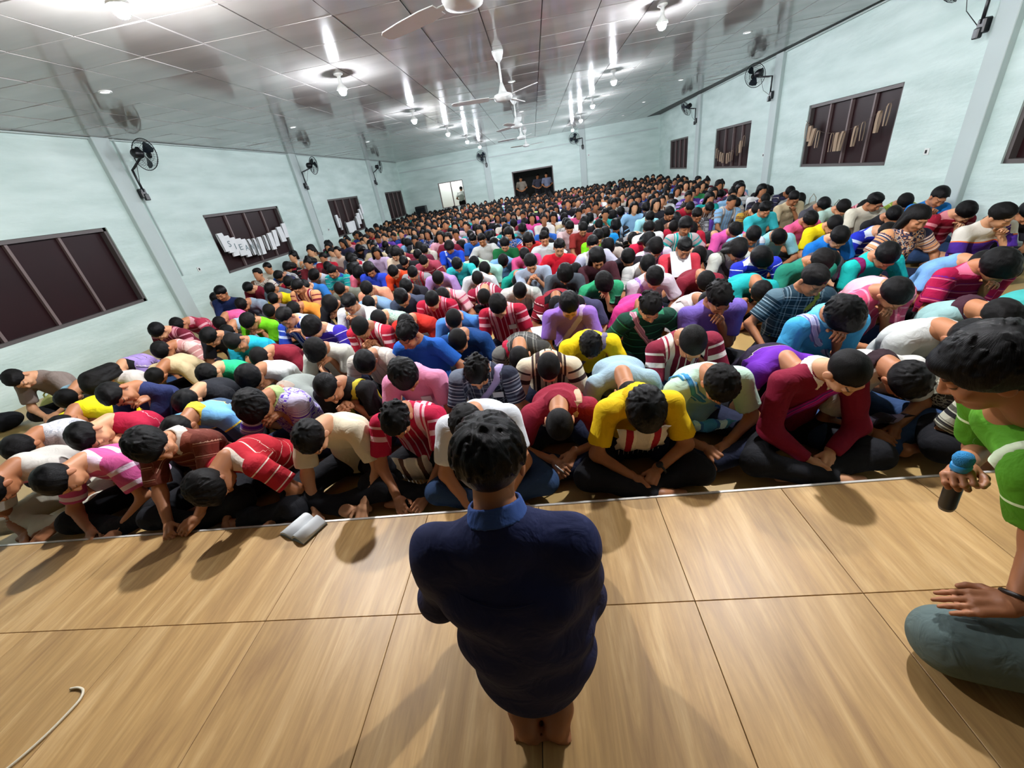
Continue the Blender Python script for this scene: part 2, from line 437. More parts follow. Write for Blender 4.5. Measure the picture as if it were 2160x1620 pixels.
# ------------------------------------------------------------------ pose
def rx(a): c, s = math.cos(a), math.sin(a); return np.array([[1, 0, 0], [0, c, -s], [0, s, c]], np.float32)
def ry(a): c, s = math.cos(a), math.sin(a); return np.array([[c, 0, s], [0, 1, 0], [-s, 0, c]], np.float32)
def rz_(a): c, s = math.cos(a), math.sin(a); return np.array([[c, -s, 0], [s, c, 0], [0, 0, 1]], np.float32)
D2R = PI / 180
def ik(S, W, l1, l2, pole):
    S = np.asarray(S, float); W = np.asarray(W, float); d = W - S; L = np.linalg.norm(d)
    if L > (l1 + l2) * .985: W = S + d / L * (l1 + l2) * .985; d = W - S; L = np.linalg.norm(d)
    a = (l1 * l1 - l2 * l2 + L * L) / (2 * L); hgt = math.sqrt(max(l1 * l1 - a * a, 0)); u = d / L
    p = np.asarray(pole, float); p = p - u * (p @ u); p = p / (np.linalg.norm(p) + 1e-9)
    return (S + u * a + p * hgt).astype(np.float32), W.astype(np.float32)

def pose(b=.4, roll=0, hp=0, hy=0, hr=0, arms='clasp', legs='cross', twist=0, s=.96, seed=0, hipz=.12, kw=.245, kf=.0):
    """joints of a seated figure facing -Y, hips over the origin. angles in degrees; b = how far it bows (0 upright .. 1 head to lap)"""
    r = np.random.RandomState(seed); J = {}
    ang = [5 + 19 * b, 9 + 40 * b, 13 + 60 * b, 30 + 74 * b]
    Rr = ry(-roll * D2R)
    def up(a): return Rr @ v3(0, -math.sin(a * D2R), math.cos(a * D2R))
    H = v3(0, 0, hipz); W = H + up(ang[0]) * .16; C = W + up(ang[1]) * .165; Nb = C + up(ang[2]) * .165
    Lr = rz_(twist * D2R) @ Rr @ v3(1, 0, 0); Lr = nrm(Lr)
    J.update(H=H, W=W, C=C, N=Nb, L=Lr)
    hd = up(ang[3]); Hn = Nb + hd * .058
    ha = ang[3] - 8 + hp + 22 * b
    Rh = Rr @ rx(ha * D2R) @ rz_(hy * D2R) @ ry(hr * D2R)
    hc = Hn + (Rh @ v3(0, -.018, .108)) * 1.0
    J['Rh'] = Rh; J['head'] = hc
    fwd = nrm(np.cross(Lr, up(ang[2])))  # forward direction of the chest
    if fwd[1] > 0: fwd = -fwd
    J['fwd'] = fwd
    Sc = Nb - up(ang[2]) * .035
    drop = .02 + .035 * b
    for sd, nm in ((-1, 'R'), (1, 'L')):
        J['S' + nm] = Sc + Lr * sd * .168 + fwd * drop
    jit = lambda a=.02: v3(*(r.rand(3) - .5)) * 2 * a
    fz = max(.10, .14)
    T = {}
    if arms == 'clasp': T = {-1: (v3(-.055, -.36 - .06 * b, .15), v3(.45, -.75, -.30)), 1: (v3(.06, -.34 - .06 * b, .16), v3(-.5, -.75, -.28))}
    elif arms == 'fwd': T = {-1: (v3(-.10, -.46, .10), v3(.45, -.8, -.2)), 1: (v3(.09, -.45, .11), v3(-.45, -.8, -.2))}
    elif arms == 'knees': T = {-1: (v3(-.25, -.30, .22), v3(0, -.8, -.5)), 1: (v3(.25, -.30, .22), v3(0, -.8, -.5))}
    elif arms == 'floor': T = {-1: (v3(-.13, -.46, .09), v3(.1, -.7, -.6)), 1: (v3(.17, -.44, .09), v3(-.1, -.7, -.6))}
    elif arms == 'fold': T = {-1: (v3(.10, -.34, .32), v3(.9, .1, -.1)), 1: (v3(-.10, -.37, .34), v3(-.9, .1, -.1))}
    elif arms in ('face', 'chin', 'pray'):
        f = Rh @ v3(0, -1, 0); u = Rh @ v3(0, 0, 1)
        q = hc + f * (.12 if arms != 'chin' else .085) - u * (.10 if arms != 'face' else .05)
        k = .032
        T = {-1: (q - Lr * k - u * .06, u * .75 + f * .2 + Lr * .25), 1: (q + Lr * k - u * .06, u * .75 + f * .2 - Lr * .25)}
        if arms == 'chin': T[-1] = (v3(-.08, -.36, .17), v3(.4, -.8, -.2))
    elif arms == 'brow':
        f = Rh @ v3(0, -1, 0); u = Rh @ v3(0, 0, 1)
        T = {1: (hc + Lr * .14 + f * .10 - u * .02, -Lr * .7 + u * .4), -1: (v3(-.08, -.36, .17), v3(.4, -.8, -.2))}
    elif arms == 'side': T = {-1: (v3(-.26, -.12, .08), v3(-.2, -.6, -.4)), 1: (v3(.06, -.36, .16), v3(-.5, -.75, -.28))}
    for sd, nm in ((-1, 'R'), (1, 'L')):
        w_, hdir = T[sd]; w_ = w_ + jit(.012)
        pole = v3(sd * .75, .25, -.35) if arms not in ('fold',) else v3(sd * .9, 0, -.5)
        if arms in ('knees', 'floor'): pole = v3(sd * .55, .6, .1)
        E, w_ = ik(J['S' + nm], w_, .262, .235, pole)
        E[2] = max(E[2], .07); w_[2] = max(w_[2], .05)
        J['E' + nm] = E; J['W' + nm] = w_; J['D' + nm] = nrm(hdir)
    if legs == 'cross':
        f = r.rand() < .5
        for sd, nm in ((-1, 'R'), (1, 'L')):
            J['h' + nm] = v3(sd * .085, -.01, hipz); J['k' + nm] = v3(sd * (kw + .02 * r.rand()), -.25 - kf, .125 + .03 * r.rand())
            fr = (sd > 0) == f
            J['a' + nm] = v3(-sd * .07, -.30 - kf - (.06 if fr else 0), .07); J['t' + nm] = v3(-sd * min(.19, kw - .06), -.27 - kf - (.06 if fr else 0), .045)
    elif legs == 'kneeup':
        for sd, nm in ((-1, 'R'), (1, 'L')):
            J['h' + nm] = v3(sd * .085, -.01, hipz); J['k' + nm] = v3(sd * (.17 + .05 * r.rand()), -.28, .36); J['a' + nm] = v3(sd * .10, -.40, .07); J['t' + nm] = v3(sd * .11, -.55, .035)
    elif legs == 'kneel':
        for sd, nm in ((-1, 'R'), (1, 'L')):
            J['h' + nm] = v3(sd * .085, -.01, hipz); J['k' + nm] = v3(sd * .12, -.38, .075); J['a' + nm] = v3(sd * .07, .03, .07); J['t' + nm] = v3(sd * .05, .19, .03)
    elif legs == 'stand':
        for sd, nm in ((-1, 'R'), (1, 'L')):
            J['h' + nm] = v3(sd * .085, 0, hipz); J['k' + nm] = v3(sd * .10, -.03, .46); J['a' + nm] = v3(sd * .10, .0, .08); J['t' + nm] = v3(sd * .12, -.16, .03)
    J['s'] = s
    return J

def axes_from(d, n):
    """matrix whose -Y axis maps to d, -Z to roughly n"""
    d = nrm(d); z = -np.asarray(n, np.float32); y = -d; z = z - y * (z @ y)
    if np.linalg.norm(z) < 1e-3: z = v3(0, 0, 1) - y * y[2]
    z = nrm(z); x = np.cross(y, z); return np.stack([x, y, z], 1)

def parts_body(J, fat=1.0):
    L = J['L']; pr = []
    pr += [Cone(J['H'], J['W'], .085, .08, L=L, sq=1.25), Cone(J['W'], J['C'], .08, .085, L=L, sq=1.35), Cone(J['C'], J['N'], .085, .055, L=L, sq=1.3)]
    pr += [Cone(J['N'] - (J['N'] - J['C']) * .1, J['head'] + J['Rh'] @ v3(0, .03, -.06), .054, .048)]
    for n in 'RL':
        pr += [Cone(J['N'] * .8 + J['C'] * .2, J['S' + n], .045, .044), Cone(J['S' + n], J['E' + n], .044, .036), Cone(J['E' + n], J['W' + n], .037, .025)]
        pr += [Cone(J['h' + n], J['k' + n], .07, .05), Cone(J['k' + n], J['a' + n], .045, .034), Cone(J['a' + n], J['t' + n], .033, .022, k=.02), Ell(J['a' + n] + v3(0, .005, -.01), (.032, .032, .03), k=.02)]
    return pr

def cloth_attr(V, J):
    """(lateral, along spine or sleeve, front) coordinates so that a pattern follows the garment"""
    segs = [(J['H'], J['W'], 0.0, .16), (J['W'], J['C'], .16, .325), (J['C'], J['N'], .325, .49)]
    best = np.full(len(V), 1e9); out = np.zeros((len(V), 3), np.float32)
    for a, b, s0, s1 in segs:
        ba = b - a; t = np.clip((V - a) @ ba / (ba @ ba), -.15, 1.15); q = V - a - t[:, None] * ba; d = np.linalg.norm(q, axis=1) - .03
        m = d < best; best[m] = d[m]
        out[m, 0] = (q @ J['L'])[m]; out[m, 1] = (s0 + t * (s1 - s0))[m]; out[m, 2] = (q @ J['fwd'])[m]
    for n, sg in (('R', -1), ('L', 1)):
        for a, b, s0, l in ((J['S' + n], J['E' + n], 0, .26), (J['E' + n], J['W' + n], .26, .23)):
            ba = b - a; tt = (V - a) @ ba / (ba @ ba); t = np.clip(tt, 0, 1.1); q = V - a - t[:, None] * ba; d = np.linalg.norm(q, axis=1) - (0.0 if s0 else 0)
            lat = (V - J['N']) @ J['L'] * sg
            m = (d < best) & (lat > .13); best[m] = d[m]
            out[m, 0] = sg * (.17 + s0 + t * l)[m]; out[m, 1] = (.45 - s0 - t * l)[m]; out[m, 2] = 0
    return out

def shirt_prims(J, sleeve='short', fat=1.0):
    L = J['L']; f = J['fwd'] * .012
    Hh = J['H'] + v3(0, .0, -.02)
    pr = [Cone(Hh, J['W'] - f, .112 * fat, .105 * fat, L=L, sq=1.34, capa=True), Cone(J['W'] - f, J['C'] - f, .105 * fat, .108 * fat, L=L, sq=1.42), Cone(J['C'] - f, J['N'] - (J['N'] - J['C']) * .2, .108 * fat, .072, L=L, sq=1.5)]
    nk = nrm(J['head'] + J['Rh'] @ v3(0, .03, -.09) - J['N'])
    pr += [Cone(J['N'] - nk * .03, J['N'] + nk * .016, .076, .064, capb=True, k=.02)]
    for n in 'RL':
        pr += [Cone(J['N'] * .75 + J['C'] * .25, J['S' + n], .064, .062, k=.05)]
        if sleeve == 'short':
            e = J['S' + n] + (J['E' + n] - J['S' + n]) * .74; pr += [Cone(J['S' + n], e, .064, .066, capb=True, k=.035)]
        elif sleeve == 'long':
            e = J['E' + n] + (J['W' + n] - J['E' + n]) * .93; pr += [Cone(J['S' + n], J['E' + n], .063, .053, k=.035), Cone(J['E' + n], e, .053, .040, capb=True)]
    return pr
def pants_prims(J):
    pr = [Cone(J['H'] + J['L'] * -.05 , J['H'] + J['L'] * .05, .118, .118), Cone(J['H'], J['H'] + (J['W'] - J['H']) * .5, .11, .10, L=J['L'], sq=1.25)]
    for n in 'RL':
        k = J['k' + n]; a = k + (J['a' + n] - k) * .93
        pr += [Cone(J['h' + n], k, .098, .073), Cone(k, a, .070, .052, capb=True)]
    return pr

def xf(V, R, t, s=1.0): return (V * s) @ R.T + t

def build_person(name, J, skin, shirt, pants, hair, style='short', sleeve='short', res=(.013, .012, .016, .006, .0045), seed=0, hands=('relax', 'relax'), collar=None, fine=True, fat=1.0, hairless=False, zmin=0.0, wr=.004, neckcut=True):
    """returns dict of meshes: body, shirt, trousers, hair (, collar) in the local frame"""
    s = J['s']; out = {}
    hb, hs, hp_, hh, hl = res
    fl = lambda F, P: np.maximum(F, zmin + .004 - P[..., 2])
    F, lo, h = field(parts_body(J), hb, .03, post=fl); V, Q = nets(F, lo, h); T = np.ones((len(V), 4), np.float32)
    Vs = [V]; Qs = [Q]; Ts = [T]; n = len(V)
    hV, hQ, hT = proto(head_mesh, hl, fine)
    Vs.append(xf(hV, J['Rh'], J['head'])); Qs.append(hQ + n); Ts.append(hT); n += len(hV)
    for sd, nm, po in ((-1, 'R', hands[0]), (1, 'L', hands[1])):
        a, q = proto(hand_mesh, .0042 if hl < .005 else .0085, po, -sd)      # right hand: thumb points inwards (+X)
        pn = nrm(v3(-sd * .55, .05, -.8)) if J.get('P' + nm) is None else J['P' + nm]
        R = axes_from(J['D' + nm], pn)
        Vs.append(xf(a, R, J['W' + nm], .96)); Qs.append(q + n); Ts.append(np.ones((len(a), 4), np.float32)); n += len(a)
    V = np.concatenate(Vs) * s; me = np_mesh('body', V, np.concatenate(Qs), attrs={'tint': np.concatenate(Ts)})
    me.materials.append(skin); out['body'] = me
    w1 = wrinkle(wr, seed)
    def ps(F, P):
        F = w1(F, P); return np.maximum(F, zmin + .006 - P[..., 2])
    F, lo, h = field(shirt_prims(J, sleeve, fat), hs, .04, post=ps); V, Q = nets(F, lo, h)
    me = np_mesh('shirt', V * s, Q, attrs={'cl': cloth_attr(V, J)}); me.materials.append(shirt); out['shirt'] = me
    w2 = wrinkle(wr * 1.2, seed + 5, 20)
    def pp(F, P):
        F = w2(F, P); return np.maximum(F, zmin + .002 - P[..., 2])
    F, lo, h = field(pants_prims(J), hp_, .035, post=pp); V, Q = nets(F, lo, h)
    at = np.stack([V[:, 0], V[:, 1] + V[:, 2], V[:, 2]], 1)
    me = np_mesh('trousers', V * s, Q, attrs={'cl': at}); me.materials.append(pants); out['trousers'] = me
    if not hairless:
        a, q = proto(hair_mesh, hh, style, seed % 3)
        me = np_mesh('hair', xf(a, J['Rh'], J['head']) * s, q, attrs={'flow': flow_attr(a)}); me.materials.append(hair); out['hair'] = me
    if collar is not None:
        hq = J['head'] + J['Rh'] @ v3(0, .03, -.09); nk = nrm(hq - J['N']); c0 = J['N'] + nk * .012
        pr = [Cone(c0 - nk * .022, c0 + nk * .036, .098, .068, capa=True, capb=True, k=0)]
        inner = Cone(c0 - nk * .06, c0 + nk * .07, .062, .056)
        fw = J['fwd']
        def pc(F, P):
            F = np.maximum(F, -inner.d(P)); q = P - c0; a = np.abs(q @ J['L']); fr = q @ fw
            return np.maximum(F, -np.maximum(a - .012 - .2 * np.maximum(0, .03 - q @ nk), .03 - fr))
        F, lo, h = field(pr, .0065, 0, post=pc); V, Q = nets(F, lo, h)
        me = np_mesh('collar', V * s, Q, attrs={'cl': np.zeros((len(V), 3))}); me.materials.append(collar); out['collar'] = me
    return out

def shirt_surface(J, sleeve='short', fat=1.0):
    pr = shirt_prims(J, sleeve, fat)
    def d(P):
        F = np.full(P.shape[:-1], .5)
        for p in pr:
            k = .04 if p.k is None else p.k; dd = p.d(P); h = np.clip(.5 + .5 * (F - dd) / k, 0, 1); F = F * (1 - h) + dd * h - k * h * (1 - h)
        return F
    return d

def strap_mesh(J, path, width=.045, lift=.010, sd=None):
    """ribbon laid over the shirt. path: list of (lateral, spine 0..1.05, front(+1)/back(-1)) ; projected outwards onto the cloth"""
    d = shirt_surface(J); s = J['s']
    pts = []
    P0 = [J['H'], J['W'], J['C'], J['N']]
    def spine(t):
        t = min(max(t, 0), 1.08) * 3; i = min(int(t), 2); return P0[i] + (P0[i + 1] - P0[i]) * (t - i), nrm(P0[i + 1] - P0[i])
    cps = []
    m = 26; path = np.array(path, float)
    ts = np.linspace(0, len(path) - 1, m)
    for t in ts:
        i = min(int(t), len(path) - 2); f = t - i; p = path[i] * (1 - f) + path[i + 1] * f
        c, u = spine(p[1]); fw = nrm(np.cross(J['L'], u)); fw = fw if fw @ J['fwd'] > 0 else -fw
        dr = nrm(fw * p[2] + u * max(0, 1 - abs(p[2])) * 1.0); o = c + J['L'] * p[0] - dr * .02
        q = o.copy(); lo_, hi_ = 0.0, .30
        # march outwards to the surface
        tt = np.linspace(0, .34, 60)[:, None]; dd = d(o + tt * dr); ins = np.where(dd < 0)[0]
        k = tt[ins[-1], 0] if len(ins) else .08
        cps.append((o + dr * (k + lift), dr))
    V = []; U = []
    for i, (p, dr) in enumerate(cps):
        t = cps[min(i + 1, m - 1)][0] - cps[max(i - 1, 0)][0]; sdv = nrm(np.cross(t, dr))
        for k, u in enumerate((-.5, -.25, 0, .25, .5)):
            V.append(p + sdv * width * u - dr * (.006 * abs(u) * 2)); U.append((u + .5, i * .05, 0))
        V.append(p + sdv * width * .5 - dr * .012); U.append((1, i * .05, 0)); V.append(p - sdv * width * .5 - dr * .012); U.append((0, i * .05, 0))
    F = []
    order = [0, 1, 2, 3, 4, 5, 6]
    for i in range(m - 1):
        for k in range(7):
            a = i * 7 + order[k]; b = i * 7 + order[(k + 1) % 7]; F.append((a, b, b + 7, a + 7))
    return np_mesh('strap', np.array(V) * s, np.array(F), attrs={'cl': np.array(U)})

def badge_mesh(J, lat=.07, t=.62, size=(.075, .055)):
    d = shirt_surface(J); P0 = [J['H'], J['W'], J['C'], J['N']]; tt = t * 3; i = min(int(tt), 2)
    c = P0[i] + (P0[i + 1] - P0[i]) * (tt - i); u = nrm(P0[i + 1] - P0[i]); fw = nrm(np.cross(J['L'], u)); fw = fw if fw @ J['fwd'] > 0 else -fw
    o = c + J['L'] * lat; ts = np.linspace(0, .3, 60)[:, None]; dd = d(o + ts * fw); ins = np.where(dd < 0)[0]; k = ts[ins[-1], 0] if len(ins) else .1
    o = o + fw * (k + .014); V = []
    for z in (0, .004):
        for a, b in ((-1, -1), (1, -1), (1, 1), (-1, 1)): V.append(o + J['L'] * a * size[0] / 2 + u * b * size[1] / 2 + fw * z)
    F = [(0, 1, 2, 3), (7, 6, 5, 4), (0, 4, 5, 1), (1, 5, 6, 2), (2, 6, 7, 3), (3, 7, 4, 0)]
    return np_mesh('badge', np.array(V) * J['s'], F, smooth=False)

def assemble(M, loc, yaw, label=None, group=None, mats=None):
    """link the meshes of one figure: body on top, everything worn as its children"""
    b = bpy.data.objects.new('person', M['body']); COL.objects.link(b); b.location = loc; b.rotation_euler = (0, 0, yaw)
    tag(b, label, 'person', group)
    kids = {}
    for k in M:
        if k == 'body': continue
        o = bpy.data.objects.new(k.split('#')[0], M[k]); COL.objects.link(o); o.parent = b; kids[k] = o
    if mats:
        for k, m in mats.items():
            o = b if k == 'body' else kids.get(k)
            if o is None or not o.data.materials: continue
            o.material_slots[0].link = 'OBJECT'; o.material_slots[0].material = m
    return b, kids

# ------------------------------------------------------------------ room shell
ZC = 3.04; ZS = 0.10; YE = 1.53; XL = -6.49
def xr(y): return 4.96 + 0.0368 * y            # the right wall runs very slightly outwards
def yb(x): return 21.34 - 0.0637 * x           # the back wall is very slightly skewed

m_wall, nt, b = newmat('painted_block')
tc = N(nt, 'ShaderNodeTexCoord'); n1 = N(nt, 'ShaderNodeTexNoise'); n1.inputs['Scale'].default_value = .9; n1.inputs['Detail'].default_value = 5
mp = N(nt, 'ShaderNodeMapping'); mp.inputs['Scale'].default_value = (1, 1, 5); nt.links.new(tc.outputs['Object'], mp.inputs[0]); nt.links.new(mp.outputs[0], n1.inputs['Vector'])
r = N(nt, 'ShaderNodeValToRGB'); r.color_ramp.elements[0].position = .3; r.color_ramp.elements[0].color = lin('#b4cac3'); r.color_ramp.elements[1].position = .75; r.color_ramp.elements[1].color = lin('#d2e4de')
nt.links.new(n1.outputs['Fac'], r.inputs[0]); nt.links.new(r.outputs[0], b.inputs['Base Color']); b.inputs['Roughness'].default_value = .55
sz = N(nt, 'ShaderNodeSeparateXYZ'); nt.links.new(tc.outputs['Object'], sz.inputs[0])
w1 = N(nt, 'ShaderNodeMath', operation='MULTIPLY'); w1.inputs[1].default_value = 5.0; nt.links.new(sz.outputs['Z'], w1.inputs[0])
w2 = N(nt, 'ShaderNodeMath', operation='PINGPONG'); w2.inputs[1].default_value = .5; nt.links.new(w1.outputs[0], w2.inputs[0])
w3 = N(nt, 'ShaderNodeMath', operation='SMOOTH_MIN'); w3.inputs[1].default_value = .05; w3.inputs[2].default_value = .03; nt.links.new(w2.outputs[0], w3.inputs[0])
bp = N(nt, 'ShaderNodeBump'); bp.inputs['Strength'].default_value = .5; bp.inputs['Distance'].default_value = .02; nt.links.new(w3.outputs[0], bp.inputs['Height'])
n2 = N(nt, 'ShaderNodeTexNoise'); n2.inputs['Scale'].default_value = 6; n2.inputs['Detail'].default_value = 6; nt.links.new(mp.outputs[0], n2.inputs['Vector'])
bp2 = N(nt, 'ShaderNodeBump'); bp2.inputs['Strength'].default_value = .35; bp2.inputs['Distance'].default_value = .02; nt.links.new(n2.outputs['Fac'], bp2.inputs['Height']); nt.links.new(bp.outputs[0], bp2.inputs['Normal']); nt.links.new(bp2.outputs[0], b.inputs['Normal'])
m_pillar = simple('pillar_paint', '#b4c2bf', .6, noise=.06, scale=3)
m_maroon = simple('shutter_maroon', '#220a0d', .45, noise=.25, scale=3, spec=.2)
m_frame = simple('window_steel', '#5a5452', .5, metal=.2)
m_mull = simple('mullion_paint', '#6e5e5c', .5)
m_black = simple('black_plastic', '#101418', .35)
m_bmetal = simple('black_metal', '#141a1e', .4, metal=.5)
m_white = simple('white_enamel', '#d8dcd8', .35)
m_paper = simple('white_paper', '#dfe2e2', .8, noise=.04, scale=8)
m_kraft = simple('tan_paper', '#a08a72', .8, noise=.1, scale=8)
m_string = simple('string', '#5a5048', .9)
m_conc = simple('outside_concrete', '#50504e', .9, noise=.1, scale=2)

def wall(name, P0, P1, ops, z1=ZC + .12, th=.16):
    """slab from P0 to P1, inner face on the line, thickness outwards (to the left of the direction); openings (u0,u1,z0,z1)"""
    P0 = Vector(P0); P1 = Vector(P1); L = (P1 - P0).length; d = (P1 - P0) / L; n = Vector((-d.y, d.x))
    M = Matrix(((d.x, n.x, 0, 0), (d.y, n.y, 0, 0), (0, 0, 1, 0), (0, 0, 0, 1))); mb = MB()
    us = sorted({0, L} | {o[0] for o in ops} | {o[1] for o in ops}); zs = sorted({-.1, z1} | {o[2] for o in ops} | {o[3] for o in ops})
    for i in range(len(us) - 1):
        col = []
        for j in range(len(zs) - 1):
            uc = (us[i] + us[i+1]) / 2; zc = (zs[j] + zs[j+1]) / 2
            if any(o[0] < uc < o[1] and o[2] < zc < o[3] for o in ops): continue
            mb.box((us[i], 0, zs[j]), (us[i+1], th, zs[j+1]))
    o = mb.obj(name, m_wall, kind='structure'); o.matrix_world = Matrix.Translation((P0.x, P0.y, 0)) @ M; return o

LW = [(3.55, 6.16), (8.16, 10.75), (13.50, 15.96), (19.0, 21.50)]; RW = [(3.0, 5.31), (7.06, 9.36), (11.8, 14.15), (16.83, 19.2)]
YF = -3.2
wall('wall_left', (XL, YF), (XL, yb(XL)), [(a - YF, b_ - YF, .69, 1.83) for a, b_ in LW])
rl = math.hypot(xr(yb(5.7)) - xr(YF), yb(5.7) - YF); k_ = rl / (yb(5.7) - YF)
yR = yb(5.745)
wall('wall_right', (xr(yR), yR), (xr(YF), YF), [((yR - b_) * k_, (yR - a) * k_, .94, 1.97) for a, b_ in RW])
def ux(x): return (x - XL) * math.hypot(1, .0637)
wall('wall_back', (XL, yb(XL)), (xr(yR), yR), [(ux(-4.66), ux(-3.42), .72, 1.86), (ux(-.96), ux(.92), 0, 1.78)])
wf = wall('wall_front', (xr(YF), YF), (XL, YF), []); wf.data.materials[0] = simple('low_bounce_wall', '#2c2622', .9)  # unseen wall behind the camera, coloured dark to cut light bounced onto the stage
fl = simple('hall_floor_tile', '#b89a62', .35, noise=.12, scale=5)
o = MB().box((-7.5, YF - .2, -.12), (7.5, 27, 0)).obj('floor', fl, kind='structure')

# pilasters
n_tr = 0
for x0, x1, y0, y1 in [(XL, XL + .07, 6.63, 6.92), (XL, XL + .07, 12.02, 12.36), (XL, XL + .07, 17.72, 18.05)]:
    MB().box((x0 - .01, y0, 0), (x1, y1, ZC), bev=.006).obj('pillar', m_pillar, kind='structure')
for y0, y1 in ((5.62, 5.86), (10.5, 10.78), (15.5, 15.8)):
    MB().box((xr(y0) - .07, y0, 0), (xr(y1) + .01, y1, ZC), bev=.006).obj('pillar', m_pillar, kind='structure')
for xc in (-2.12, 2.36):
    MB().box((xc - .14, yb(xc) - .06, 0), (xc + .14, yb(xc) + .02, ZC), bev=.006).obj('pillar', m_pillar, kind='structure')
# cable trunking beside the pilasters and the ledge line on the back wall
tk = MB()
for p in ((XL + .02, 7.02, 0), (XL + .02, 12.46, 0)): tk.box((p[0] - .02, p[1], .9), (p[0] + .012, p[1] + .02, ZC))
tk.obj('trim_1', m_pillar, kind='structure')
tb = MB(); tb.box((0, -.03, 0), (12.1, 0, .05)); o = tb.obj('trim_2', m_pillar, kind='structure')
o.matrix_world = Matrix.Translation((XL + .05, yb(XL) - .01, 2.55)) @ Matrix.Rotation(-math.atan(.0637), 4, 'Z')
tb = MB(); tb.tube([(XL + .03, YF, ZC - .015), (XL + .03, 21.6, ZC - .015)], .012, 6); tb.tube([(xr(YF) - .03, YF, ZC - .015), (xr(20.9) - .03, 20.9, ZC - .015)], .012, 6); tb.obj('trim_3', m_pillar, kind='structure')

# ------------------------------------------------------------------ ceiling of glossy grey panels
m_panel, nt, b = newmat('ceiling_panel'); tc = N(nt, 'ShaderNodeTexCoord'); n1 = N(nt, 'ShaderNodeTexNoise'); n1.inputs['Scale'].default_value = 1.6; n1.inputs['Detail'].default_value = 4
mp = N(nt, 'ShaderNodeMapping'); mp.inputs['Scale'].default_value = (.4, 1.6, 1); nt.links.new(tc.outputs['Object'], mp.inputs[0]); nt.links.new(mp.outputs[0], n1.inputs['Vector'])
r = N(nt, 'ShaderNodeValToRGB'); r.color_ramp.elements[0].position = .3; r.color_ramp.elements[0].color = lin('#94918e'); r.color_ramp.elements[1].position = .75; r.color_ramp.elements[1].color = lin('#a8a5a1')
nt.links.new(n1.outputs['Fac'], r.inputs[0]); nt.links.new(r.outputs[0], b.inputs['Base Color']); b.inputs['Roughness'].default_value = .10; b.inputs['Specular IOR Level'].default_value = .35
bp = N(nt, 'ShaderNodeBump'); bp.inputs['Strength'].default_value = .03; bp.inputs['Distance'].default_value = .02; nt.links.new(n1.outputs['Fac'], bp.inputs['Height']); nt.links.new(bp.outputs[0], b.inputs['Normal'])
m_joint = simple('ceiling_joint', '#3c3a38', .6)
ce = MB().box((XL - .1, YF - .1, ZC + .014), (6.0, 22.0, ZC + .10)).obj('ceiling', m_joint, kind='structure')
PW = .606; cells = []
for i in range(20):
    for j in range(42):
        x0 = -6.48 + .015 + (i) * PW + (-.945 - (-6.465)) % PW - PW + .0; y0 = YF + j * PW + .33
        cells.append((x0, y0))
cells = [(max(x, XL + .005), y, min(x + PW, 5.76), min(y + PW, 21.75)) for x, y in cells]
cells = [c for c in cells if c[2] - c[0] > .08 and c[3] - c[1] > .08]
vis = sorted([c for c in cells if c[1] > 2.3], key=lambda c: c[1]); rest = [c for c in cells if c[1] <= 2.3] + vis[300:]
rs = np.random.RandomState(3)
pm = {}
def panel_pts(c, g=.010):
    a, b_ = rs.normal(0, .0045, 2); w_, h_ = c[2] - c[0] - g, c[3] - c[1] - g
    z = lambda x, y: a * x + b_ * y
    V = [(x, y, z(x, y)) for x, y in ((-w_/2, -h_/2), (w_/2, -h_/2), (w_/2, h_/2), (-w_/2, h_/2))] + [(x, y, .014) for x, y in ((-w_/2, -h_/2), (w_/2, -h_/2), (w_/2, h_/2), (-w_/2, h_/2))]
    F = [(3, 2, 1, 0), (4, 5, 6, 7), (0, 1, 5, 4), (1, 2, 6, 5), (2, 3, 7, 6), (3, 0, 4, 7)]
    return V, F
for c in vis[:300]:
    key = (round(c[2] - c[0], 3), round(c[3] - c[1], 3), rs.randint(8))
    if key not in pm:
        V, F = panel_pts(c); mb = MB(); mb.add(V, F); me = mb.mesh('ceiling_panel'); me.materials.append(m_panel); pm[key] = me
    o = bpy.data.objects.new('ceiling_panel', pm[key]); COL.objects.link(o); o.parent = ce; o.location = ((c[0] + c[2]) / 2, (c[1] + c[3]) / 2, ZC)
mb = MB()
for c in rest:
    V, F = panel_pts(c); cx, cy = (c[0] + c[2]) / 2, (c[1] + c[3]) / 2; mb.add([(x + cx, y + cy, z + ZC) for x, y, z in V], F)
mb.obj('far_ceiling_panels', m_panel, ce, kind='stuff')

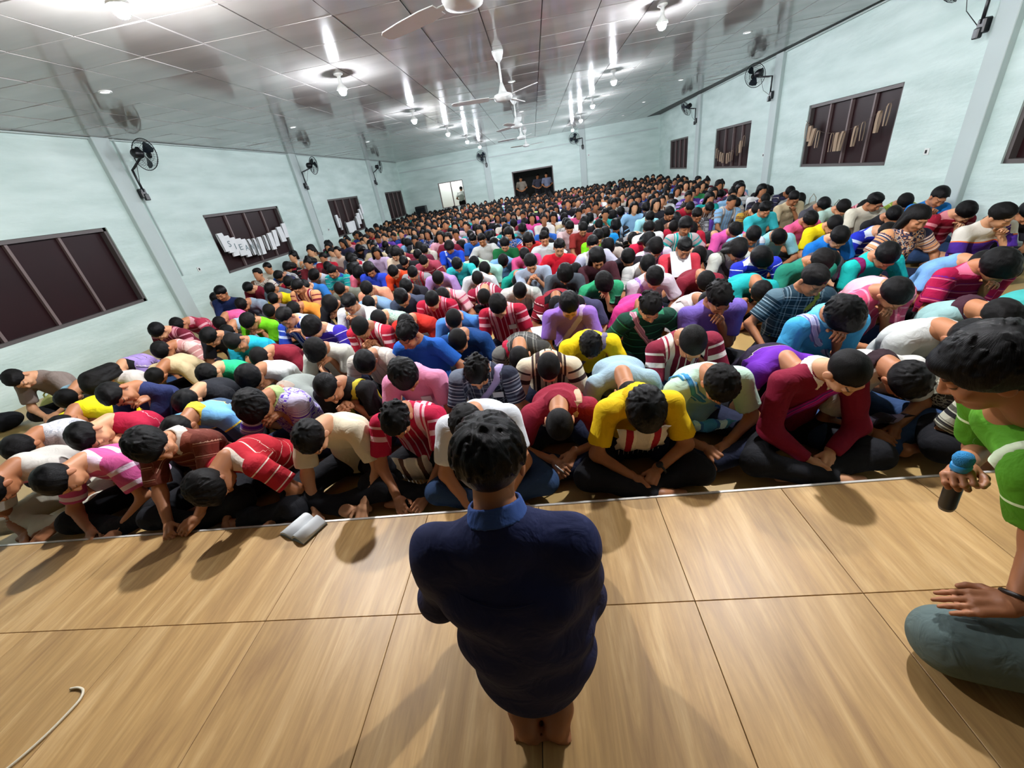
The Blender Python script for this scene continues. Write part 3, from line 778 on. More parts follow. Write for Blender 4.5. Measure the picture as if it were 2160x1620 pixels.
# ------------------------------------------------------------------ windows
def window(n, side, y0, y1, z0, z1, npan, dark=False):
    if side == 'L': M = Matrix.Translation((XL, y0, 0)) @ Matrix(((0, -1, 0, 0), (1, 0, 0, 0), (0, 0, 1, 0), (0, 0, 0, 1)))
    else: M = Matrix.Translation((xr(y1), y1, 0)) @ Matrix(((0, 1, 0, 0), (-1, 0, 0, 0), (0, 0, 1, 0), (0, 0, 0, 1))) @ Matrix.Rotation(math.atan(.0368) * -1, 4, 'Z')
    # local x along the wall, local y outwards
    W = y1 - y0; root = empty('window_%d' % n); root.matrix_world = M; root['kind'] = 'structure'
    f = MB()
    for a, b_ in (((0, .02, z0), (.045, .14, z1)), ((W - .045, .02, z0), (W, .14, z1)), ((0, .02, z0), (W, .14, z0 + .045)), ((0, .02, z1 - .05), (W, .14, z1))): f.box(a, b_)
    f.obj('frame', m_frame, root)
    pw = (W - .09) / npan
    for i in range(npan):
        mb = MB(); t = [(-.004, .003), (.003, -.002), (.006, -.005), (-.002, .004)][i % 4]
        x0, x1 = .045 + i * pw + .012, .045 + (i + 1) * pw - .012; zz0, zz1 = z0 + .047, z1 - .052
        mb.add([(x0, .085 + t[0], zz0), (x1, .085 + t[1], zz0), (x1, .085 + t[1], zz1), (x0, .085 + t[0], zz1), (x0, .11, zz0), (x1, .11, zz0), (x1, .11, zz1), (x0, .11, zz1)],
               [(0, 1, 2, 3), (7, 6, 5, 4), (0, 4, 5, 1), (1, 5, 6, 2), (2, 6, 7, 3), (3, 7, 4, 0)])
        mb.obj('shutter_panel', m_maroon, root)
        if i: MB().box((.045 + i * pw - .018, .045, z0 + .04), (.045 + i * pw + .018, .12, z1 - .045)).obj('mullion', m_mull, root)
    return root
for i, (a, b_) in enumerate(LW): window(i + 1, 'L', a, b_, .69, 1.83, 4)
for i, (a, b_) in enumerate(RW): window(i + 5, 'R', a, b_, .94, 1.97, 4)
# lit sliding window in the back wall
rt = -math.atan(.0637)
root = empty('window_9', (0, 0, 0)); root.matrix_world = Matrix.Translation((-4.66, yb(-4.66), 0)) @ Matrix.Rotation(rt, 4, 'Z'); root['kind'] = 'structure'
f = MB()
for a, b_ in (((0, .0, .72), (.03, .1, 1.86)), ((1.215, .0, .72), (1.245, .1, 1.86)), ((0, .0, .72), (1.245, .1, .75)), ((0, .0, 1.83), (1.245, .1, 1.86)), ((.605, .02, .74), (.64, .08, 1.85))): f.box(a, b_)
f.obj('frame', m_mull, root)
mg, nt, b = newmat('window_glass'); b.inputs['Transmission Weight'].default_value = 1; b.inputs['Roughness'].default_value = 0.02; b.inputs['IOR'].default_value = 1.1
for x in (.03, .64): MB().box((x, .05, .75), (x + .575, .054, 1.83)).obj('pane', mg, root)
m_ow = simple('lit_room_wall', '#f0f2f0', .8)
MB().box((-6.3, 23.6, -.1), (-2.0, 23.7, 3.1)).obj('wall_outside', m_ow, kind='structure')
ld = bpy.data.lights.new('outside_lamp', 'POINT'); ld.energy = 70; ld.shadow_soft_size = .1; lo_ = bpy.data.objects.new('outside_lamp', ld); COL.objects.link(lo_); lo_.location = (-4.3, 22.7, 2.75)
MB().box((-7.5, 26.4, -.1), (7.5, 26.5, 3.2)).obj('wall_yard', m_conc, kind='structure')
# door lining
f = MB(); 
for a, b_ in (((-.99, -.012, 0), (-.945, .17, 1.80)), ((.905, -.012, 0), (.95, .17, 1.80)), ((-.99, -.012, 1.765), (.95, .17, 1.82))): f.box(a, b_)
o = f.obj('door_1', m_frame, kind='structure'); o.matrix_world = Matrix.Translation((0, yb(0), 0)) @ Matrix.Rotation(rt, 4, 'Z')

# ------------------------------------------------------------------ stage
m_oak, nt, b = newmat('oak_laminate'); L_ = nt.links.new
tc = N(nt, 'ShaderNodeTexCoord'); oi = N(nt, 'ShaderNodeObjectInfo'); ad = N(nt, 'ShaderNodeVectorMath', operation='ADD'); mp = N(nt, 'ShaderNodeMapping'); mp.inputs['Scale'].default_value = (11, 1.3, 1)
cmb = N(nt, 'ShaderNodeCombineXYZ'); mlt = N(nt, 'ShaderNodeMath', operation='MULTIPLY'); mlt.inputs[1].default_value = 40; L_(oi.outputs['Random'], mlt.inputs[0]); L_(mlt.outputs[0], cmb.inputs[2]); L_(mlt.outputs[0], cmb.inputs[1])
L_(tc.outputs['Object'], ad.inputs[0]); L_(cmb.outputs[0], ad.inputs[1]); L_(ad.outputs[0], mp.inputs[0])
n1 = N(nt, 'ShaderNodeTexNoise'); n1.inputs['Scale'].default_value = 1.0; n1.inputs['Detail'].default_value = 7; n1.inputs['Roughness'].default_value = .62; n1.inputs['Distortion'].default_value = .9; L_(mp.outputs[0], n1.inputs['Vector'])
r = N(nt, 'ShaderNodeValToRGB'); e = r.color_ramp.elements; e[0].position = .25; e[0].color = lin('#9a774d'); e[1].position = .72; e[1].color = lin('#d2b07c'); q = e.new(.5); q.color = lin('#b8945f')
L_(n1.outputs['Fac'], r.inputs[0])
mp2 = N(nt, 'ShaderNodeMapping'); mp2.inputs['Scale'].default_value = (90, 5, 1); L_(ad.outputs[0], mp2.inputs[0]); n2 = N(nt, 'ShaderNodeTexNoise'); n2.inputs['Scale'].default_value = 1; n2.inputs['Detail'].default_value = 4; L_(mp2.outputs[0], n2.inputs['Vector'])
mx = N(nt, 'ShaderNodeMix', data_type='RGBA', blend_type='MULTIPLY'); mx.inputs[0].default_value = .22; r2 = N(nt, 'ShaderNodeValToRGB'); r2.color_ramp.elements[0].position = .35; r2.color_ramp.elements[0].color = (.45, .4, .36, 1); r2.color_ramp.elements[1].position = .6; r2.color_ramp.elements[1].color = (1, 1, 1, 1)
L_(n2.outputs['Fac'], r2.inputs[0]); L_(r.outputs[0], mx.inputs[6]); L_(r2.outputs[0], mx.inputs[7])
mv = N(nt, 'ShaderNodeMapRange'); mv.inputs['To Min'].default_value = .93; mv.inputs['To Max'].default_value = 1.06; L_(oi.outputs['Random'], mv.inputs['Value'])
hs = N(nt, 'ShaderNodeHueSaturation'); L_(mv.outputs[0], hs.inputs['Value']); L_(mx.outputs[2], hs.inputs['Color']); L_(hs.outputs[0], b.inputs['Base Color'])
b.inputs['Roughness'].default_value = .42; b.inputs['Specular IOR Level'].default_value = .35
bp = N(nt, 'ShaderNodeBump'); bp.inputs['Strength'].default_value = .1; bp.inputs['Distance'].default_value = .004; L_(n2.outputs['Fac'], bp.inputs['Height']); L_(bp.outputs[0], b.inputs['Normal'])
m_grout = simple('dark_joint', '#4a3c30', .8); m_alu = simple('aluminium_edge', '#d6d4ce', .35, metal=.3)
st = MB().box((XL + .01, YF + .01, 0), (xr(0) - .02, YE - .012, ZS - .006)).obj('stage_platform', m_grout, kind='structure')
TW = .585; pmt = {}
xs = [-.74 + TW * k for k in range(-10, 11)]; ys = [YE - .014, .975, .975 - TW, .975 - 2 * TW, .975 - 3 * TW]
for i in range(len(xs) - 1):
    for j in range(4):
        x0, x1, y1, y0 = xs[i], min(xs[i + 1], 5.0), ys[j], ys[j + 1]
        g = .0013; key = (round(x1 - x0, 3), round(y1 - y0, 3))
        if key not in pmt:
            w_, h_ = (x1 - x0) / 2 - g, (y1 - y0) / 2 - g; me = MB().box((-w_, -h_, -.012), (w_, h_, 0), bev=.0012).mesh('tile'); me.materials.append(m_oak); pmt[key] = me
        o = bpy.data.objects.new('tile', pmt[key]); COL.objects.link(o); o.parent = st; o.location = ((x0 + x1) / 2, (y0 + y1) / 2, ZS)
MB().box((XL + .01, YF + .02, ZS - .006), (xr(0) - .02, ys[4] - .002, ZS)).obj('rear_tiles', m_oak, st)
MB().box((XL + .01, YE - .013, 0), (xr(0) - .02, YE, ZS + .002), bev=.001).obj('edge_strip', m_alu, st)

# ------------------------------------------------------------------ lamps
m_bulb = emis('lit_bulb', '#f2f6ff', LAMP); m_bulb2 = emis('lit_bulb_strong', '#f6f6fa', LAMP * 2.3); m_dl = emis('downlight_lens', '#f4f8ff', 2.2)
LP = [(-2.40, 3.13), (-2.25, 6.04), (-2.21, 9.32), (-2.13, 12.45), (-2.06, 15.52), (-2.0, 18.6), (1.62, 2.85), (1.62, 5.93), (1.65, 9.13), (1.65, 12.07), (1.69, 15.19), (1.7, 18.3)]
bulb_me = MB().lathe([(.047, -.004), (.047, -.02), (.042, -.042), (.028, -.060), (.004, -.068)], 20).mesh('bulb', True); bulb_me.materials.append(m_bulb)
hold_me = MB().lathe([(.055, .0), (.055, -.012), (.035, -.022), (.022, -.03), (.020, -.095), (.03, -.11), (.062, -.150), (.066, -.166), (.050, -.165), (.004, -.163)], 16).mesh('lamp_holder', True); hold_me.materials.append(m_white)
LN = ['nearest the stage on the left', 'second from the stage, left row', 'third from the stage, left row', 'fourth from the stage, left row', 'fifth from the stage, left row', 'last before the back wall, left row',
      'nearest the stage on the right', 'second from the stage, right row', 'third from the stage, right row', 'fourth from the stage, right row', 'fifth from the stage, right row', 'last before the back wall, right row']
for (x, y), l in zip(LP, LN):
    r_ = empty('ceiling_lamp', (x, y, ZC)); tag(r_, 'bright white bulb on the ceiling, ' + l, 'lamp', 'lit bulbs in two rows along the ceiling')
    o = bpy.data.objects.new('lamp_holder', hold_me); COL.objects.link(o); o.parent = r_
    o = bpy.data.objects.new('bulb', bulb_me); COL.objects.link(o); o.parent = r_; o.location = (0, 0, -.16)
    if y < 3.5: o.material_slots[0].link = 'OBJECT'; o.material_slots[0].material = m_bulb2
dlr = MB().lathe([(.062, .0), (.062, -.008), (.05, -.012), (.046, -.004), (.004, -.003)], 18).mesh('ring', True); dlr.materials.append(m_white)
dll = MB().lathe([(.045, -.003), (.04, -.007), (.004, -.008)], 18).mesh('lens', True); dll.materials.append(m_dl)
DL = [(-4.43, 5.02, 'left, above the first wall fan'), (-4.4, 8.74, 'left, near the second wall fan'), (-4.4, 12.6, 'left, near the far wall fan'), (3.52, 8.15, 'right, nearest the stage'), (3.69, 11.82, 'right, second from the stage'), (3.6, 14.99, 'right, third from the stage'), (3.6, 18.2, 'right, near the back wall'), (-.19, 8.43, 'between the second and third ceiling fan'), (-.12, 12.22, 'between the third and fourth ceiling fan')]
for x, y, l in DL:
    r_ = empty('downlight', (x, y, ZC)); tag(r_, 'small round recessed light, ' + l, 'lamp', 'small recessed ceiling lights')
    for nm, me in (('ring', dlr), ('lens', dll)): o = bpy.data.objects.new(nm, me); COL.objects.link(o); o.parent = r_

# ------------------------------------------------------------------ ceiling fans
def ceiling_fan(x, y, zh, a0, label):
    r_ = empty('ceiling_fan', (x, y, ZC)); tag(r_, label, 'fan', 'white ceiling fans down the middle'); d = zh - ZC
    MB().lathe([(.075, 0), (.07, -.03), (.045, -.09), (.018, -.12), (.004, -.12)], 18).obj('canopy', m_white, r_, True)
    MB().tube([(0, 0, -.08), (0, 0, d + .05)], .014, 8).obj('downrod', m_white, r_, True)
    MB().lathe([(.016, d + .16), (.045, d + .08), (.06, d + .05), (.115, d + .03), (.125, d), (.11, d - .035), (.05, d - .05), (.004, d - .052)], 22).obj('motor', m_white, r_, True)
    for k in range(3):
        a = a0 + k * 2 * PI / 3; M = Matrix.Translation((0, 0, d)) @ Matrix.Rotation(a, 4, 'Z') @ Matrix.Rotation(.2, 4, 'X')
        mb = MB(); mb.box((.10, -.018, -.004), (.22, .018, .004), M)
        pts = [(.19, .055), (.30, .066), (.50, .062), (.66, .05), (.69, .03)]
        V = []; 
        for z in (-.003, .003):
            V += [M @ Vector((px, -w_, z)) for px, w_ in pts] + [M @ Vector((px, w_, z)) for px, w_ in reversed(pts)]
        n_ = len(pts) * 2; F = [tuple(range(n_ - 1, -1, -1)), tuple(range(n_, 2 * n_))] + [(i, (i + 1) % n_, n_ + (i + 1) % n_, n_ + i) for i in range(n_)]
        mb.add(V, F); mb.obj('blade', m_white, r_)
for i, (x, y, a) in enumerate([(-.29, 3.05, .5), (-.28, 6.44, 1.2), (-.23, 10.05, .2), (-.21, 13.22, .9), (-.13, 17.0, 1.7)]):
    ceiling_fan(x, y, 2.55, a, 'white three bladed ceiling fan, ' + ['nearest the stage, at the top edge', 'second from the stage, its rod in full view', 'third from the stage', 'fourth from the stage', 'farthest, close to the back wall'][i])

# ------------------------------------------------------------------ wall fans
def wall_fan(br, ctr, axis, wn, label, ang=0.3):
    """br bracket point on the wall, ctr fan centre, axis = direction the fan blows, wn = wall normal into the room"""
    r_ = empty('wall_fan', br); tag(r_, label, 'fan', 'black fans on the walls')
    br = Vector(br); c = Vector(ctr) - br; ax = Vector(axis).normalized(); wn = Vector(wn).normalized(); side = wn.cross(Vector((0, 0, 1)))
    B = Matrix((side, wn, Vector((0, 0, 1)))).transposed().to_4x4()
    mb = MB(); mb.box((-.05, -.01, -.09), (.05, .07, .05), B, bev=.012); mb.box((-.035, .04, -.13), (.035, .10, -.03), B, bev=.01); mb.obj('bracket', m_black, r_)
    h = c - ax * .11; base = wn * .06
    MB().tube([base, base + Vector((0, 0, .18)), base + Vector((0, 0, .32)), base.lerp(h, .25) + Vector((0, 0, .22)), h + Vector((0, 0, -.06)), h], .017, 8).obj('arm', m_black, r_, True)
    q = ax.to_track_quat('Z', 'Y').to_matrix().to_4x4(); M = Matrix.Translation(c) @ q
    MB().lathe([(.004, -.20), (.045, -.195), (.066, -.17), (.070, -.09), (.058, -.055), (.02, -.05)], 18, M).obj('motor', m_black, r_, True)
    cg = MB(); R = .225
    cg.tube([M @ Vector((R * math.cos(t), R * math.sin(t), 0)) for t in np.linspace(0, 2 * PI, 40, endpoint=False)], .006, 6, closed=True)
    for rr, z in ((.16, .055), (.16, -.06), (.09, .07), (.09, -.075)): cg.tube([M @ Vector((rr * math.cos(t), rr * math.sin(t), z)) for t in np.linspace(0, 2 * PI, 24, endpoint=False)], .002, 4, closed=True)
    for k in range(40):
        t = k * 2 * PI / 40
        for zs_ in (1, -1):
            cg.tube([M @ Vector((rr * math.cos(t), rr * math.sin(t), zs_ * z)) for rr, z in ((.05, .072), (.12, .07), (.18, .05), (.215, .025), (R, 0))], .0016, 3, cap=False)
    cg.obj('cage', m_bmetal, r_)
    MB().lathe([(.05, .068), (.048, .078), (.004, .08)], 16, M).obj('badge_cap', m_black, r_, True)
    for k in range(3):
        Mk = M @ Matrix.Rotation(ang + k * 2 * PI / 3, 4, 'Z'); V = []
        for z in (-.002, .002):
            for rr, a0, a1 in ((.035, -.5, .5), (.10, -.42, .60), (.16, -.40, .62), (.195, -.25, .45)):
                V += [Mk @ Vector((rr * math.cos(a0), rr * math.sin(a0), -.022 + z)), Mk @ Vector((rr * math.cos((a0 + a1) / 2), rr * math.sin((a0 + a1) / 2), z)), Mk @ Vector((rr * math.cos(a1), rr * math.sin(a1), .022 + z))]
        F = []
        for s_ in (0, 12):
            for i in range(3):
                for j in range(2):
                    a_ = s_ + i * 3 + j; F.append((a_, a_ + 1, a_ + 4, a_ + 3) if s_ else (a_, a_ + 3, a_ + 4, a_ + 1))
        mb = MB(); mb.add(V, F); mb.obj('blade', m_bladem, r_, True)
    mb = MB(); p0 = c - ax * .18; mb.tube([p0, p0 + Vector((0, 0, -.10)) + wn * -.02, (p0 + base) / 2 + Vector((0, 0, -.12)) + side * .06, base + side * .05], .004, 5); mb.obj('cord', m_black, r_, True)
m_bladem = simple('smoked_blade', '#1c2630', .3)
wl_ = (1, 0, 0); wr_ = (-1, .037, 0); wb_ = (0, -1, 0)
wall_fan((XL + .07, 6.98, 2.27), (-6.13, 7.10, 2.78), (.10, .98, -.08), wl_, 'black wall fan on the left pillar nearest the stage')
wall_fan((XL + .07, 12.30, 2.26), (-6.12, 12.60, 2.71), (.62, .78, -.1), wl_, 'black wall fan on the second left pillar', .9)
wall_fan((XL + .07, 17.95, 2.26), (-6.10, 18.15, 2.75), (.85, .35, -.15), wl_, 'black wall fan on the third left pillar', 1.4)
wall_fan((xr(6) - .07, 5.95, 2.33), (4.80, 6.25, 2.80), (-.55, .62, -.5), wr_, 'black wall fan cut off by the top edge, right side', .2)
wall_fan((xr(10.7) - .07, 10.72, 2.36), (5.02, 11.05, 2.78), (-.12, .95, -.12), wr_, 'black wall fan on the right pillar between two garland windows', .7)
wall_fan((xr(15.8) - .07, 15.75, 2.37), (5.17, 15.95, 2.74), (-.85, -.1, -.5), wr_, 'black wall fan on the far right pillar, tilted down', .1)
wall_fan((-2.12, yb(-2.12) - .06, 2.32), (-2.26, 21.0, 2.66), (.05, -1, -.1), wb_, 'black wall fan on the back wall left of the doorway', .5)
wall_fan((2.36, yb(2.36) - .06, 2.38), (1.98, 20.8, 2.72), (-.1, -1, -.1), wb_, 'black wall fan on the back wall right of the doorway', 1.1)

# ------------------------------------------------------------------ garlands of paper loops
def garland(pts, n, side, mat, label, letters='', hh=.30, wd=.13, skip=()):
    """pts: three wall points (left, low middle, right) in room coordinates; paper loops hang from the string"""
    A, Bm, Cc = [Vector(p) for p in pts]
    def P(t): return A * (1 - t) * (1 - 2 * t) + Bm * 4 * t * (1 - t) + Cc * t * (2 * t - 1)
    r_ = empty('paper_garland', A); tag(r_, label, 'garland')
    MB().tube([P(t) - A for t in np.linspace(0, 1, 24)], .003, 5).obj('string', m_string, r_)
    rs2 = np.random.RandomState(n + int(abs(A.y)))
    d = (Cc - A); d.z = 0; d.normalize(); nn = Vector((1, 0, 0)) if side == 'L' else Vector((-1, 0, 0)); li = 0
    for k in range(n):
        if k in skip: continue
        t = (k + .5) / n; p = P(t) - A; tw = rs2.normal(0, .25); u = (d * math.cos(tw) + nn * math.sin(tw)).normalized(); v = u.cross(Vector((0, 0, 1))); v = v if v.dot(nn) > 0 else -v
        h = hh * (1 + rs2.normal(0, .05)); w_ = wd * (1 + rs2.normal(0, .06)); sl = rs2.normal(0, .03)
        mb = MB(); prof = [(0.018, -h), (.024, -h * .5), (.022, -.03), (.012, .004), (-.012, .004), (-.022, -.03), (-.024, -h * .5), (-.018, -h)]
        V = []
        for th in (0, -.0025):
            for q, z in prof:
                for s_ in (-.5, .5): V.append(p + u * (w_ * s_ + sl * z * 3) + v * (q + (th if q > 0 else -th)) + Vector((0, 0, z + (th if abs(q) < .015 else 0))))
        F = []; m_ = len(prof) * 2
        for i in range(len(prof) - 1):
            a_ = i * 2; F.append((a_, a_ + 1, a_ + 3, a_ + 2)); F.append((m_ + a_ + 2, m_ + a_ + 3, m_ + a_ + 1, m_ + a_))
        for i in range(len(prof) - 1): F.append((i * 2, i * 2 + 2, m_ + i * 2 + 2, m_ + i * 2)); F.append((i * 2 + 1, m_ + i * 2 + 1, m_ + i * 2 + 3, i * 2 + 3))
        F.append((0, m_, m_ + 1, 1)); F.append((m_ - 2, m_ - 1, 2 * m_ - 1, 2 * m_ - 2)); mb.add(V, F)
        pg = mb.obj('paper_loop', mat, r_)
        if k - 1 >= 0 and li < len(letters) and k >= 1:
            ch = letters[li]; li += 1
            cu = bpy.data.curves.new('letter', 'FONT'); cu.body = ch; cu.size = .17; cu.extrude = .0008; cu.align_x = 'CENTER'; cu.align_y = 'CENTER'
            to = bpy.data.objects.new('letter', cu); COL.objects.link(to); dg = bpy.context.evaluated_depsgraph_get(); me = bpy.data.meshes.new_from_object(to.evaluated_get(dg)); COL.objects.unlink(to); bpy.data.objects.remove(to)
            o = link('letter', me, pg, [m_letter]); up = Vector((0, 0, 1)); rr_ = up.cross(v)
            o.matrix_local = Matrix.Translation(p + v * .028 + Vector((0, 0, -h * .5))) @ Matrix((rr_, up, v)).transposed().to_4x4()
m_letter = simple('grey_letter', '#6f8488', .8)
garland([(XL + .06, 8.22, 1.50), (XL + .06, 9.25, 1.235), (XL + .06, 10.70, 1.45)], 13, 'L', m_paper, 'white paper loop garland across the left window nearer the stage', 'SIEANN', .36, .15)
garland([(XL + .06, 13.55, 1.42), (XL + .06, 14.6, 1.06), (XL + .06, 15.93, 1.62)], 12, 'L', m_paper, 'white paper loop garland across the far left window', '', .36, .15, skip=(2,))
garland([(xr(9.3) - .05, 9.30, 1.73), (xr(8.3) - .05, 8.25, 1.46), (xr(7.1) - .05, 7.10, 1.78)], 15, 'R', m_kraft, 'tan paper loop garland across the large right window', '', .27, .055, skip=(4, 5, 9, 12))
garland([(xr(14) - .05, 14.02, 1.58), (xr(13) - .05, 13.0, 1.32), (xr(11.9) - .05, 11.92, 1.72)], 13, 'R', m_kraft, 'tan paper loop garland across the second right window', '', .25, .055, skip=(5, 9))

# small wall fittings
def fitting(p, n, label):
    r_ = empty('wall_socket', p); tag(r_, label, 'socket'); n = Vector(n); s_ = n.cross(Vector((0, 0, 1))); B = Matrix((s_, n, Vector((0, 0, 1)))).transposed().to_4x4()
    MB().box((-.04, 0, -.04), (.04, .012, .04), B, bev=.004).obj('plate', m_white, r_); MB().box((-.012, .01, -.02), (.012, .022, .02), B, bev=.003).obj('switch', m_black, r_)
fitting((XL, 7.45, .93), (1, 0, 0), 'small socket on the left wall beside the first pillar')
fitting((XL, 12.95, 1.0), (1, 0, 0), 'small socket on the left wall beside the second pillar')
fitting((xr(6.35), 6.35, 1.10), (-1, 0, 0), 'small dark socket on the right wall by the near pillar')
fitting((xr(10.9), 10.95, 1.2), (-1, 0, 0), 'small socket on the right wall by the middle pillar')
fitting((2.62, yb(2.62), 1.98), (0, -1, 0), 'small black switch box on the back wall right of the doorway')

# ------------------------------------------------------------------ the kneeling man seen from behind
navy = cloth('plain', '#141d44'); black_tr = cloth('plain', '#101014')
def frame(origin, yaw):
    R = rz_(-yaw)       # world -> local
    o_ = np.array(origin, np.float32)
    return lambda x, y, z: (R @ (v3(x, y, z) - o_)).astype(np.float32)
OA = (-.155, .70, ZS); wl = frame(OA, PI)
J = dict(H=wl(-.155, .70, .32), W=wl(-.160, .685, .48), C=wl(-.165, .680, .66), N=wl(-.175, .705, .855), L=v3(1, 0, 0), fwd=v3(0, -1, 0), s=1.0)
J['Rh'] = rx(16 * D2R) @ rz_(0); J['head'] = wl(-.18, .785, .99)
J['SL'] = wl(-.345, .700, .775); J['SR'] = wl(-.000, .700, .780); J['EL'] = wl(-.425, .775, .475); J['ER'] = wl(.008, .780, .470)
J['WL'] = wl(-.27, .965, .43); J['WR'] = wl(-.10, .965, .43); J['DL'] = nrm(v3(-.35, -.9, .1)); J['DR'] = nrm(v3(.35, -.9, .1))
for n_, sx in (('L', -1), ('R', 1)):
    cx = -.145
    J['h' + n_] = wl(cx + sx * .085, .72, .32); J['k' + n_] = wl(cx + sx * .12, 1.12, .185); J['a' + n_] = wl(-.155 + sx * .062, .70, .165); J['t' + n_] = wl(-.155 + sx * .045, .575, .125)
_pb = parts_body; _sp = shirt_prims; _pp = pants_prims
def parts_body(J, fat=1.0):
    pr = _pb(J)
    for n_ in 'RL':     # feet laid flat behind, soles up
        a, t = J['a' + n_], J['t' + n_]; m_ = a + (t - a) * .62
        pr += [Cone(a + v3(0, .03, .0), m_, .036, .038, L=(1, 0, 0), sq=1.12, k=.02), Cone(m_, t, .038, .022, L=(1, 0, 0), sq=1.3, k=.02), Ell(a + v3(0, -.02, -.005), (.033, .036, .036), k=.02)]
        for q in range(5):
            bx = (q - 2) * .016; pr.append(Cone(t + v3(bx, -.01, -.01), t + v3(bx * 1.1, .022 - abs(q - 1) * .004, -.022), .011, .009, k=.006))
    return pr
def shirt_prims(J, sleeve='short', fat=1.0):
    L = J['L']; f = J['fwd'] * -.005
    pr = [Cone(J['H'] + v3(0.01, .015, -.045), J['H'] + v3(0, .01, .02), .128, .132, L=L, sq=1.30, k=.05), Cone(J['H'] + f, J['W'] + f, .126, .122, L=L, sq=1.36), Cone(J['W'], J['C'], .124, .118, L=L, sq=1.46),
          Cone(J['C'], J['N'] - v3(0, -.005, .05), .116, .075, L=L, sq=1.65)]
    nk = nrm(J['head'] + J['Rh'] @ v3(0, .03, -.09) - J['N'])
    pr += [Cone(J['N'] - nk * .04, J['N'] + nk * .012, .078, .066, capb=True, k=.03)]
    for n_ in 'RL':
        pr += [Cone(J['N'] + (J['C'] - J['N']) * .22, J['S' + n_], .062, .066, k=.05), Cone(J['S' + n_], J['E' + n_], .068, .062, k=.035), Cone(J['E' + n_], J['E' + n_] + (J['W' + n_] - J['E' + n_]) * .93, .062, .042, capb=True)]
    return pr
M_ = build_person('a', J, skin_mat('#a87250'), navy, black_tr, hair_mat('#070606', .36), style='spiky', res=(.010, .0068, .011, .0042, .0042), seed=4, fine=True, wr=.008, hands=('clasp', 'clasp'))
# stand collar
nk = nrm(J['head'] + J['Rh'] @ v3(0, .03, -.09) - J['N']); c0 = J['N'] + nk * .038
inner = Cone(c0 - nk * .06, c0 + nk * .09, .060, .057)
def pc(F, P):
    F = np.maximum(F, -inner.d(P)); q = P - c0; a = np.abs(q @ J['L']); fr = q @ J['fwd']; return np.maximum(F, -np.maximum(a - .010 - .3 * np.maximum(0, q @ nk), .03 - fr))
F_, lo_g, h_ = field([Cone(c0 - nk * .022, c0 + nk * .022, .078, .066, capa=True, capb=True, k=0)], .004, 0, post=pc); V_, Q_ = nets(F_, lo_g, h_)
me = np_mesh('collar', V_, Q_, attrs={'cl': np.zeros((len(V_), 3))}); me.materials.append(cloth('plain', '#34508c')); M_['collar'] = me
# yoke seam
ys_ = []
dS = [p for p in shirt_prims(J)]
def dsh(P):
    F = np.full(P.shape[:-1], .5)
    for p in dS:
        k = .04 if p.k is None else p.k; dd = p.d(P); h = np.clip(.5 + .5 * (F - dd) / k, 0, 1); F = F * (1 - h) + dd * h - k * h * (1 - h)
    return F
sm = MB(); pts = []
for u in np.linspace(-.165, .165, 26):
    o_ = wl(-.165, .70, .735 - .012 * math.cos(u * 12)) + v3(u, 0, 0); ts = np.linspace(0, .3, 120)[:, None]; dd = dsh(o_ + ts * v3(0, 1, 0)); ins = np.where(dd < 0)[0]
    if len(ins): pts.append(o_ + v3(0, 1, 0) * (ts[ins[-1], 0] + .001))
sm.tube(pts, .0022, 5); me = sm.mesh('seam', True); me.materials.append(navy); M_['seam'] = me
hero, kids = assemble(M_, OA, PI, 'person kneeling alone on the stage in a dark navy shirt, seen from behind')
parts_body, shirt_prims = _pb, _sp

# ------------------------------------------------------------------ the man in green with a microphone
OB = (1.40, .95, ZS); YB_ = -110 * D2R; wl = frame(OB, YB_); RB = rz_(-YB_)
J = dict(H=wl(1.48, .66, .32), W=wl(1.44, .76, .47), C=wl(1.42, .92, .64), N=wl(1.30, 1.05, .775), L=v3(1, 0, 0), fwd=nrm(v3(0, -.92, -.38)), s=1.0)
J['Rh'] = rx(34 * D2R) @ rz_(-12 * D2R); J['head'] = wl(1.165, 1.03, .955)
J['SL'] = wl(1.215, .875, .715); J['SR'] = wl(1.40, 1.20, .73); J['EL'] = wl(1.255, .82, .53); J['ER'] = wl(1.44, 1.20, .53)
J['WL'] = wl(1.165, .735, .392); J['WR'] = wl(1.215, 1.03, .61)
J['DL'] = nrm(RB @ v3(-.9, .30, -.32)); J['DR'] = nrm(RB @ v3(-.75, -.55, .25)); J['PL'] = nrm(RB @ v3(.1, .2, -1)); J['PR'] = nrm(RB @ v3(-.2, -.75, -.6))
J['hL'] = wl(1.42, .60, .30); J['kL'] = wl(1.06, .745, .215); J['aL'] = wl(1.46, .56, .165); J['tL'] = wl(1.60, .50, .125)
J['hR'] = wl(1.56, .74, .30); J['kR'] = wl(1.62, .98, .20); J['aR'] = wl(1.64, .66, .165); J['tR'] = wl(1.76, .56, .125)
def pants_prims(J):
    pr = [Cone(J['H'] + J['L'] * -.05, J['H'] + J['L'] * .05, .125, .125)]
    for n_ in 'RL': pr += [Cone(J['h' + n_], J['k' + n_], .105, .092), Cone(J['k' + n_] + v3(0, .02, -.012), J['a' + n_] + (J['k' + n_] - J['a' + n_]) * .05, .075, .055, capb=True)]
    return pr
m_green = cloth('hstripe', '#4f8a18', '#4f8a18', '#cfe0b0')
M_ = build_person('b', J, skin_mat('#a06a48'), cloth('yoke', '#4a8416', '#4f8c1a', '#d4e4b8'), cloth('plain', '#5a6a68'), hair_mat('#070606', .4), style='mop', res=(.010, .0075, .010, .0045, .0042), seed=9, fine=True, wr=.006, hands=('grip', 'flat'))
pants_prims = _pp
